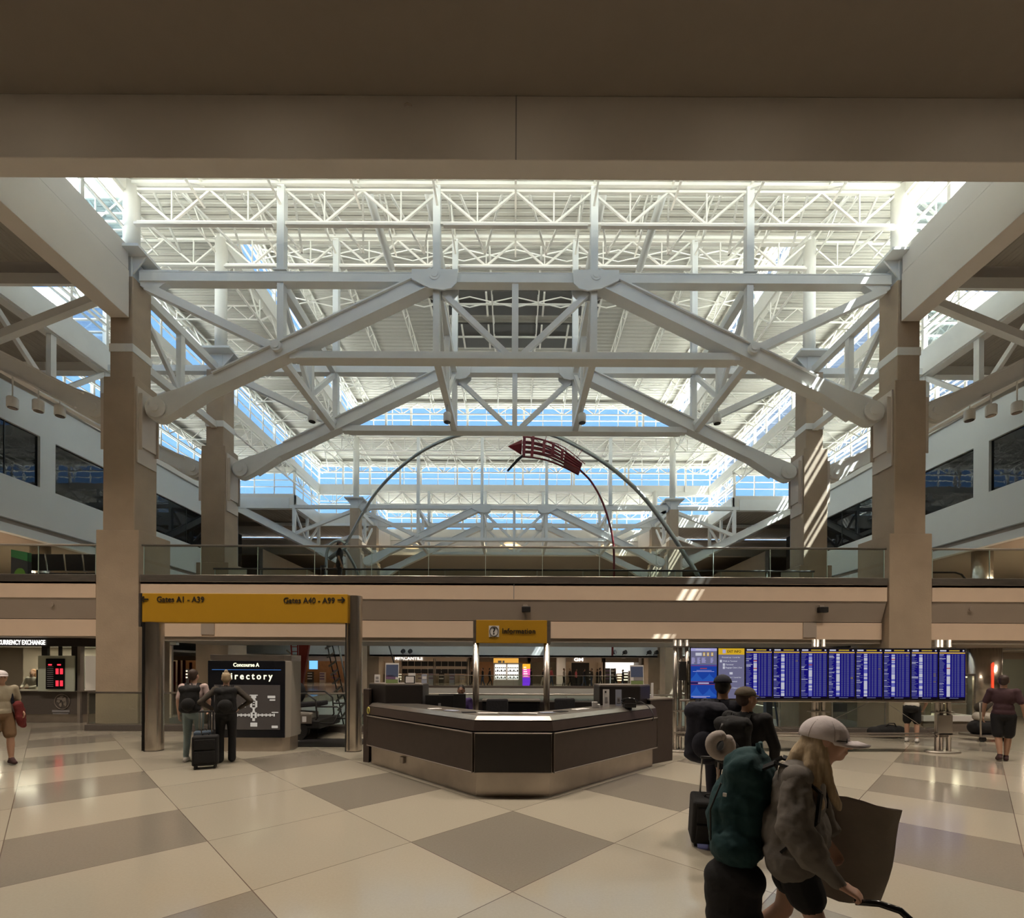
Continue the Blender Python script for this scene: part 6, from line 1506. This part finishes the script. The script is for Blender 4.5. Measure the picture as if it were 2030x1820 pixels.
# teal travel backpack on her back
TB = empty('backpack', wrl(W, (0, -.31, 1.10)), 'large teal travel backpack worn by the person in the white cap', 'backpack', rz=WR); TB.scale = (.945,)*3
fuse('bag_body', [('e', (0, 0, .0), (.18, .155, .35), None, 'b'), ('e', (0, .03, .20), (.17, .15, .20), None, 'b'), ('c', (-.09, -.02, -.22), (.09, -.02, -.22), .15, .15, 'b'), ('c', (-.08, .04, .26), (.08, .04, .26), .11, .11, 'b'), ('e', (0, -.12, -.08), (.14, .09, .24), None, 'b')], {'b': 'teal'}, .012, 5, TB, folds=.05)
q = MB(); q.tube([(-.03, .10, .33), (-.03, .09, .42), (.03, .09, .42), (.03, .10, .33)], .014, 8); q.build('top_handle', 'teal', TB)
q = MB(); q.tube([(.185, -.08, .18), (.16, -.15, .0), (.15, -.15, -.2)], .006, 6); q.build('zip', 'black', TB)
q = MB(); q.box(.17, .185, -.07, -.05, .1, .12); q.build('zip_pull', 'paper_white', TB)
for x in (-1, 1):
    q = MB(); pts = [(x*.09, .12, .28), (x*.11, .20, .33), (x*.125, .30, .31), (x*.15, .43, .20), (x*.20, .42, .05), (x*.20, .25, -.15)]
    for i in range(5): q.beam(pts[i], pts[i+1], .05, .014, up=(0, 1, .3))
    q.build('shoulder_strap', 'blackwear', TB)
# black bag hanging under it
e = empty('shoulder_bag', wrl(W, (.12, -.34, .70)), 'black soft bag hanging low behind the person in the white cap', 'bag', rz=WR)
fuse('bag_body', [('c', (0, -.05, -.02), (0, .07, .0), .11, .11, 'b'), ('c', (0, -.04, -.24), (0, .06, -.22), .11, .11, 'b'), ('e', (0, 0, -.1), (.11, .16, .24), None, 'b')], {'b': 'blackwear'}, .013, 5, e)
q = MB(); q.tube([(0, -.06, .08), (.02, .0, .2), (.0, .1, .22), (0, .12, .1)], .012, 6); q.build('strap', 'blackwear', e)
# big grey shopping bag in front
e = empty('shopping_bag', V3((2.02, 2.74, .52)), 'large grey shopping bag carried in front of the person in the white cap', 'bag', rz=-.45)
q = MB(); n = 7; vs = []; 
for k in range(2):
    for i in range(n+1):
        for j_ in range(n+1):
            u, v = i/n, j_/n; x = -.25+.42*u+.02*math.sin(v*5)*(u-.5)+(.05*v if u > .5 else .03*v)-(.06*(1-v)*u); z = .60*v-.05*u*v+.008*math.sin(u*9+v*4)
            d = .055*math.sin(PI*min(max(u, 0), 1))*(1-.25*v)+.006; vs.append((x, (-d if k == 0 else d)+.006*math.sin(u*13+v*9), z))
m_ = (n+1)**2
q.add(vs, [(k*m_+i*(n+1)+j_, k*m_+(i+1)*(n+1)+j_, k*m_+(i+1)*(n+1)+j_+1, k*m_+i*(n+1)+j_+1) for k in (0, 1) for i in range(n) for j_ in range(n)]+[(i*(n+1), (i+1)*(n+1), m_+(i+1)*(n+1), m_+i*(n+1)) for i in range(n)]+[(j_, j_+1, m_+j_+1, m_+j_) for j_ in range(n)]+[(n*(n+1)+j_, n*(n+1)+j_+1, m_+n*(n+1)+j_+1, m_+n*(n+1)+j_) for j_ in range(n)], True)
q.build('bag_body', 'bag_grey', e)
q = MB(); q.tube([(-.22, -.03, .58), (-.19, -.03, .68), (-.12, -.03, .68), (-.09, -.03, .58)], .005, 6); q.build('cord_handle', 'black', e)
# rolling case handle held by her right hand
hw = wrl(W, (.235, .30, .80))
e = empty('suitcase', (hw.x+.12*math.cos(-.6), hw.y+.12*math.sin(-.6), 0), 'rolling suitcase with a curved black handle pushed by the person in the white cap', 'suitcase', rz=-.6)
q = MB(); q.box(-.14, .16, -.19, .19, .05, .52); q.build('shell', 'blackwear', e, bevel=.03)
q = MB(); z0 = hw.z
q.tube([(-.14, 0, z0-.01), (-.05, 0, z0+.01), (.03, 0, z0), (.075, 0, z0-.04), (.085, 0, z0-.12), (.08, 0, .5)], [.014, .016, .017, .017, .014, .012], 10); q.build('handle', 'black_gloss', e)
for x in (-.09, .11):
    for y in (-.14, .14):
        q = MB(); q.tube([(x-.012, y, .03), (x+.012, y, .03)], .03, 12); q.build('wheel', 'black', e)

# --- two men at the screens
M1 = person('person in a dark cap and navy jacket with a big dark backpack facing the screens', (2.38, 5.3, 0), -.45, 1.02,
    dict(turn=-.15, elL=(-.27, .0, 1.16), wrL=(-.2, .14, .98), elR=(.27, .02, 1.15)), dict(top='navy', bottom='navy', skin='skin', shoe='blackwear'), hair='short', hairmat='hair_black', hat=('navy', 0), girth=1.12)
backpack('bulky dark backpack worn low by the person in the navy jacket', M1, (-.16, -.27, 1.14), (.36, .26, .62), 'navy', .04)
M2 = person('person in a tan cap and black jacket standing right of the person in navy', (2.40, 4.8, 0), -.75, .955,
    dict(turn=-.75, elR=(.27, .02, 1.14), wrR=(.24, .1, .9), elL=(-.27, -.02, 1.14), wrL=(-.27, -.06, .88)), dict(top='blackwear', bottom='blackwear', skin='skin', shoe='blackwear'), hair='short', hairmat='hair_brown', hat=('cap_tan', 1.0), girth=1.15)
B2 = backpack('black backpack with a neck pillow clipped on, worn by the person in the tan cap', M2, (-.05, -.27, 1.2), (.32, .24, .48), 'blackwear', .0)
pc = P(1428, 1478, 4.42); e = empty('neck_pillow', pc, 'grey horseshoe neck pillow clipped to the black backpack', 'pillow', rz=-.1)
pts = [(math.cos(a)*.088, 0, math.sin(a)*.095) for a in [PI*.50+k*(2*PI-.95)/20 for k in range(21)]]
q = MB(); rs = [.05+.004*math.sin(k*.5) for k in range(21)]; q.tube([pts[0]]+pts+[pts[-1]], [.03]+rs+[.03], 14); q.ell(pts[0], (.05, .05, .05)); q.ell(pts[-1], (.05, .05, .05)); q.build('cushion', 'pillow_grey', e)
q = MB(); q.tube([(.01, .05, .12), (.02, .04, .16), (.04, .06, .2)], .012, 6); q.build('clip_strap', 'black', e)
suitcase('black upright suitcase tilted behind the person in the tan cap', (2.07, 4.98, 0), -.2, (.36, .25, .56), 'blackwear', tilt=.28, handle=.4, lean='X')

# --- couple at the directory
G1 = person('person in a pale T-shirt and light jeans reading the directory, left of the pair', (-6.24, 9.1, 0), .35, 1.02, dict(turn=-.25, wrR=(.22, .16, .98), elR=(.26, -.02, 1.16), anL=(-.11, -.02, .09)),
    dict(top='tee_pink', bottom='denim_light', skin='skin_fair', shoe='shoe_white'), sleeve='short', hair='short', hairmat='hair_brown')
backpack('black backpack on the person in the pale T-shirt', G1, (0, -.23, 1.2), (.32, .2, .52), 'blackwear')
G2 = person('person with blond hair bun and dark jacket, hands on hips at the directory', (-5.55, 9.02, 0), .5, .99, dict(turn=-.05, elR=(.42, -.08, 1.19), wrR=(.23, .03, 1.05), elL=(-.42, -.08, 1.19), wrL=(-.23, .03, 1.05)),
    dict(top='olive', bottom='blackwear', skin='skin_fair', shoe='blackwear'), legs='flare', hair='bun', hairmat='hair_blond', girth=1.03)
backpack('black backpack with small light tags on the person with the hair bun', G2, (0, -.235, 1.22), (.34, .22, .5), 'blackwear')
suitcase('black soft suitcase standing upright between the two people at the directory', (-5.60, 8.5, 0), .45, (.40, .25, .60), 'blackwear', handle=.42)
suitcase('slate blue suitcase partly hidden behind the black one at the directory', (-5.84, 8.80, 0), .45, (.30, .22, .64), 'suit_blue', handle=.35)

# --- man walking in at the left edge
L1 = person('person in a white-topped cap, beige T-shirt and brown shorts walking at the left edge', (-9.56, 8.7, 0), -2.0, 1.0,
    dict(elR=(.27, -.08, 1.14), wrR=(.25, .06, .92), elL=(-.26, -.06, 1.16), wrL=(-.26, .12, .98), knL=(-.10, .10, .51), anL=(-.10, .14, .10), knR=(.10, .0, .50), anR=(.10, -.2, .14), toeR=(.10, -.06, .05)),
    dict(top='tee_beige', bottom='shorts_brown', skin='skin', shoe='shoe_dark'), sleeve='short', legs='shorts', hair='short', hairmat='hair_grey', hat=('cap_white', .8), girth=1.0)
backpack('dark backpack on the person in the beige T-shirt', L1, (0, -.22, 1.2), (.28, .16, .4), 'navy')
q = MB(); q.tube([(0, 0, 0), (.03, .01, .88)], .008, 6); q.tube([(.03, .01, .88), (-.05, .0, .92)], .014, 6); o = q.build('walking_cane', 'rail_metal'); o.location = (-9.25, 8.35, 0); tag(o, 'thin metal cane beside the person at the left edge', 'cane')
fuse('jacket_over_arm', [('c', (-.20, .10, 1.10), (-.24, .12, .75), .075, .06, 'j'), ('c', (-.26, .06, 1.0), (-.28, .08, .70), .06, .05, 'j')], {'j': 'red_jersey'}, .015, 3, L1, folds=.04)
# --- man at right walking away
person('person in a dark T-shirt and dark shorts walking away at the right edge', (9.98, 9.5, 0), -.78, .995,
    dict(elR=(.27, -.05, 1.14), wrR=(.30, .02, .9), elL=(-.27, .02, 1.14), wrL=(-.29, .08, .9), knL=(-.07, -.02, .50), anL=(-.05, -.14, .13), toeL=(-.08, -.0, .05), knR=(.07, .05, .5), anR=(.04, .06, .09)),
    dict(top='maroon_black', bottom='blackwear', skin='skin', shoe='shoe_dark'), sleeve='short', legs='shorts', hair='short', hairmat='hair_brown', girth=1.08)
# --- staff member at the desk, sitting
person('person with dark hair and a purple shirt sitting behind the information desk', (-1.10, 9.9, 0), PI, .96,
    dict(pelvis=(0, 0, .70), waist=(0, .0, .84), chest=(0, .03, 1.08), neck=(0, .04, 1.25), head=(0, .07, 1.415), nod=-.05, shL=(-.18, .03, 1.20), shR=(.18, .03, 1.20), elL=(-.25, .1, .94), elR=(.25, .1, .94), wrL=(-.17, .34, .86), wrR=(.17, .34, .86),
         hipL=(-.09, .03, .68), hipR=(.09, .03, .68), knL=(-.12, .45, .62), knR=(.12, .45, .62), anL=(-.12, .48, .1), anR=(.12, .48, .1)),
    dict(top='purple', bottom='blackwear', skin='skin_dark', shoe='blackwear'), hair='low', hairmat='hair_black')
# --- clerk
person('clerk with reddish hair behind the currency exchange window', (XY(66, 16.2), 16.2, 0), PI+.1, .97, dict(elL=(-.26, .1, 1.16), wrL=(-.14, .3, 1.12), elR=(.26, .1, 1.16), wrR=(.14, .3, 1.12)), dict(top='cream_wear', bottom='blackwear', skin='skin_fair', shoe='blackwear'), voxel=.02, hair='long', hairmat='shop_wood')
# --- person on the bridge
PB = person('person in black clothes with a ponytail standing on the bridge behind the glass railing', (-5.98, 16.0, 4.4), -1.2, .99, dict(turn=-.5, elL=(-.34, .02, 1.22), wrL=(-.38, -.1, 1.02), elR=(.25, -.03, 1.15), wrR=(.24, .05, .92)),
    dict(top='blackwear', bottom='blackwear', skin='skin', shoe='blackwear'), sleeve='short', hair='low', hairmat='hair_brown', girth=1.0)
suitcase('black cabin suitcase beside the person on the bridge', (-6.55, 16.0, 4.4), .2, (.34, .22, .5), 'blackwear', handle=.4)
# --- person behind the screens, bending
person('person in dark shorts bending beyond the flight screens, upper body hidden', (10.12, 11.85, 0), -.9, .98,
    dict(pelvis=(0, -.06, .92), waist=(0, .04, 1.04), chest=(0, .2, 1.18), neck=(0, .33, 1.27), head=(0, .43, 1.40), shL=(-.18, .27, 1.27), shR=(.18, .27, 1.27), elL=(-.22, .36, 1.0), elR=(.22, .36, 1.0), wrL=(-.15, .5, .85), wrR=(.15, .5, .85)),
    dict(top='cream_wear', bottom='blackwear', skin='skin_fair', shoe='shoe_white'), voxel=.018, sleeve='short', legs='shorts', hair='short', hairmat='hair_brown')
e = empty('duffel_bag', (P(1760, 1440, 12.6).x, 12.6, 0), 'dark duffel bag lying on the floor by the railing behind the screens', 'bag')
fuse('bag_body', [('c', (-.4, 0, .16), (.3, 0, .16), .14, .17, 'b'), ('e', (0, 0, .18), (.42, .2, .18), None, 'b')], {'b': 'blackwear'}, .02, 4, e)
q = MB(); q.tube([(-.15, -.1, .3), (-.05, -.1, .4), (.1, -.1, .4), (.15, -.1, .3)], .015, 6); q.build('handle', 'black', e)
e = empty('luggage_cart', (P(1952, 1430, 12.2).x, 12.2, 0), 'cart piled with dark and cream bags beside the person at the right edge', 'cart')
q = MB(); q.box(-.4, .4, -.3, .3, .12, .17); q.tube([(-.4, -.3, .15), (-.42, -.3, 1.0), (.0, -.3, 1.05)], .02, 8); q.build('frame', 'rail_metal', e)
for x in (-.3, .3):
    q = MB(); q.tube([(x, -.28, .07), (x, -.22, .07)], .07, 12); q.build('wheel', 'black', e)
fuse('lower_bag', [('c', (-.2, 0, .34), (.22, 0, .34), .2, .2, 'b')], {'b': 'blackwear'}, .02, 4, e); fuse('cream_bag', [('c', (-.15, 0, .62), (.15, 0, .6), .14, .12, 'b')], {'b': 'cream_wear'}, .02, 4, e); fuse('upper_bag', [('c', (-.1, 0, .86), (.12, .05, .98), .14, .12, 'b')], {'b': 'olive'}, .02, 4, e)

# --- far shoppers
r = random.Random(11)
FAR = [(957, 43, 'blackwear', 'denim', 'person in black at the far kiosk, left of two', -1), (971, 43.2, 'navy', 'blackwear', 'person in navy right beside the far kiosk pair', 1), (1077, 43, 'blackwear', 'cream_wear', 'person in black top and cream trousers, far end, left of the right sign post', -1), (1093, 43.5, 'pinkwear', 'denim', 'person in a pink top right of the right sign post at the far end', 1),
       (1118, 43, 'cream_wear', 'blackwear', 'person in a cream top by the far white pier', 1), (1130, 42.5, 'blackwear', 'blackwear', 'person all in black left of the dark notice board', 1), (1142, 42, 'pinkwear', 'blackwear', 'person in a pink top and black trousers walking past the notice board', 1), (1158, 42.6, 'navy', 'denim', 'person in navy walking in front of the notice board', 1),
       (1173, 43, 'olive', 'denim', 'person in olive right of the notice board', -1), (1184, 43.2, 'blackwear', 'olive', 'person in black with olive trousers, second right of the notice board', -1), (1190, 42.4, 'navy', 'blackwear', 'person in navy and black, third right of the notice board', 1), (1219, 43, 'olive', 'blackwear', 'person in olive in front of the bright far shop', 1),
       (1235, 43.4, 'blackwear', 'denim', 'person in black with jeans in front of the bright far shop', -1), (936, 43.2, 'blackwear', 'blackwear', 'person in black left of the kiosk, standing back', 1), (1053, 43.2, 'navy', 'blackwear', 'person in navy right of the advertising board', 1)]
def walkpose(k): a = .14*k; return dict(knL=(-.09, a, .5), anL=(-.09, a*1.3, .1), knR=(.09, -a*.3, .5), anR=(.09, -a*1.7, .14), elL=(-.24, -a*.6, 1.15), wrL=(-.24, -a*.4, .92), elR=(.24, a*.2, 1.15), wrR=(.24, a*1.2, .94))
for i, (px, y, top, bot, lab, d) in enumerate(FAR):
    person(lab, (XY(px, y), y, 0), (-PI/2 if d > 0 else PI/2)+r.uniform(-.3, .3), r.uniform(.93, 1.03), walkpose(r.choice((.4, .8, 1.1))), dict(top=top, bottom=bot, skin=r.choice(['skin', 'skin_fair', 'skin_dark']), shoe='shoe_dark'), voxel=.035, smooth=1, hair=r.choice(['short', 'low']), hairmat=r.choice(['hair_brown', 'hair_black', 'hair_blond']), group='shoppers at the far end', hands=False)
# ============================================================ LAMPS of the lower level
for k, (lx, ly, lz, pw) in enumerate([(x, 15.9, 2.58 if x > 0 else 2.68, 16) for x in (14.5, 18, -13.4, -19)]+[(x, 38.2, 2.58, 25) for x in (-9, -5.4, -1.8, 1.8, 5.4, 9)]+[(x, 19, 2.58, 14) for x in (21, 25, -21, -25)]+[(x, 45.5, 3.265, 60) for x in (-18, -11, -4, 3, 10, 17)]):
    e = empty('recessed_downlight', (lx, ly, lz), 'small round downlight under the %s' % ('bridge soffit nearer the camera' if ly < 17 else 'side soffit beyond the columns' if ly < 20 else 'far bridge' if ly < 40 else 'shop ceiling'), 'light fixture', 'downlights under the %s' % ('near bridge' if ly < 17 else 'side soffits' if ly < 20 else 'far bridge' if ly < 40 else 'shop ceiling'))
    q = MB(); q.lathe([(.13, 0), (.16, 0), (.16, .035), (.13, .035)], n=16); q.build('trim_ring', 'steel_white', e)
    q = MB(); q.lathe([(.12, .01), (.12, .03)], n=16); q.build('lens', M.get('lamp_glow') or emat('lamp_glow', (1, .86, .66), 6), e)
    l = bpy.data.lights.new('lamp', 'AREA'); l.shape = 'DISK'; l.size = .24; l.energy = pw; l.color = (1, .80, .60)
    o = bpy.data.objects.new('lamp', l); C.objects.link(o); o.location = (0, 0, -.01); o.parent = e
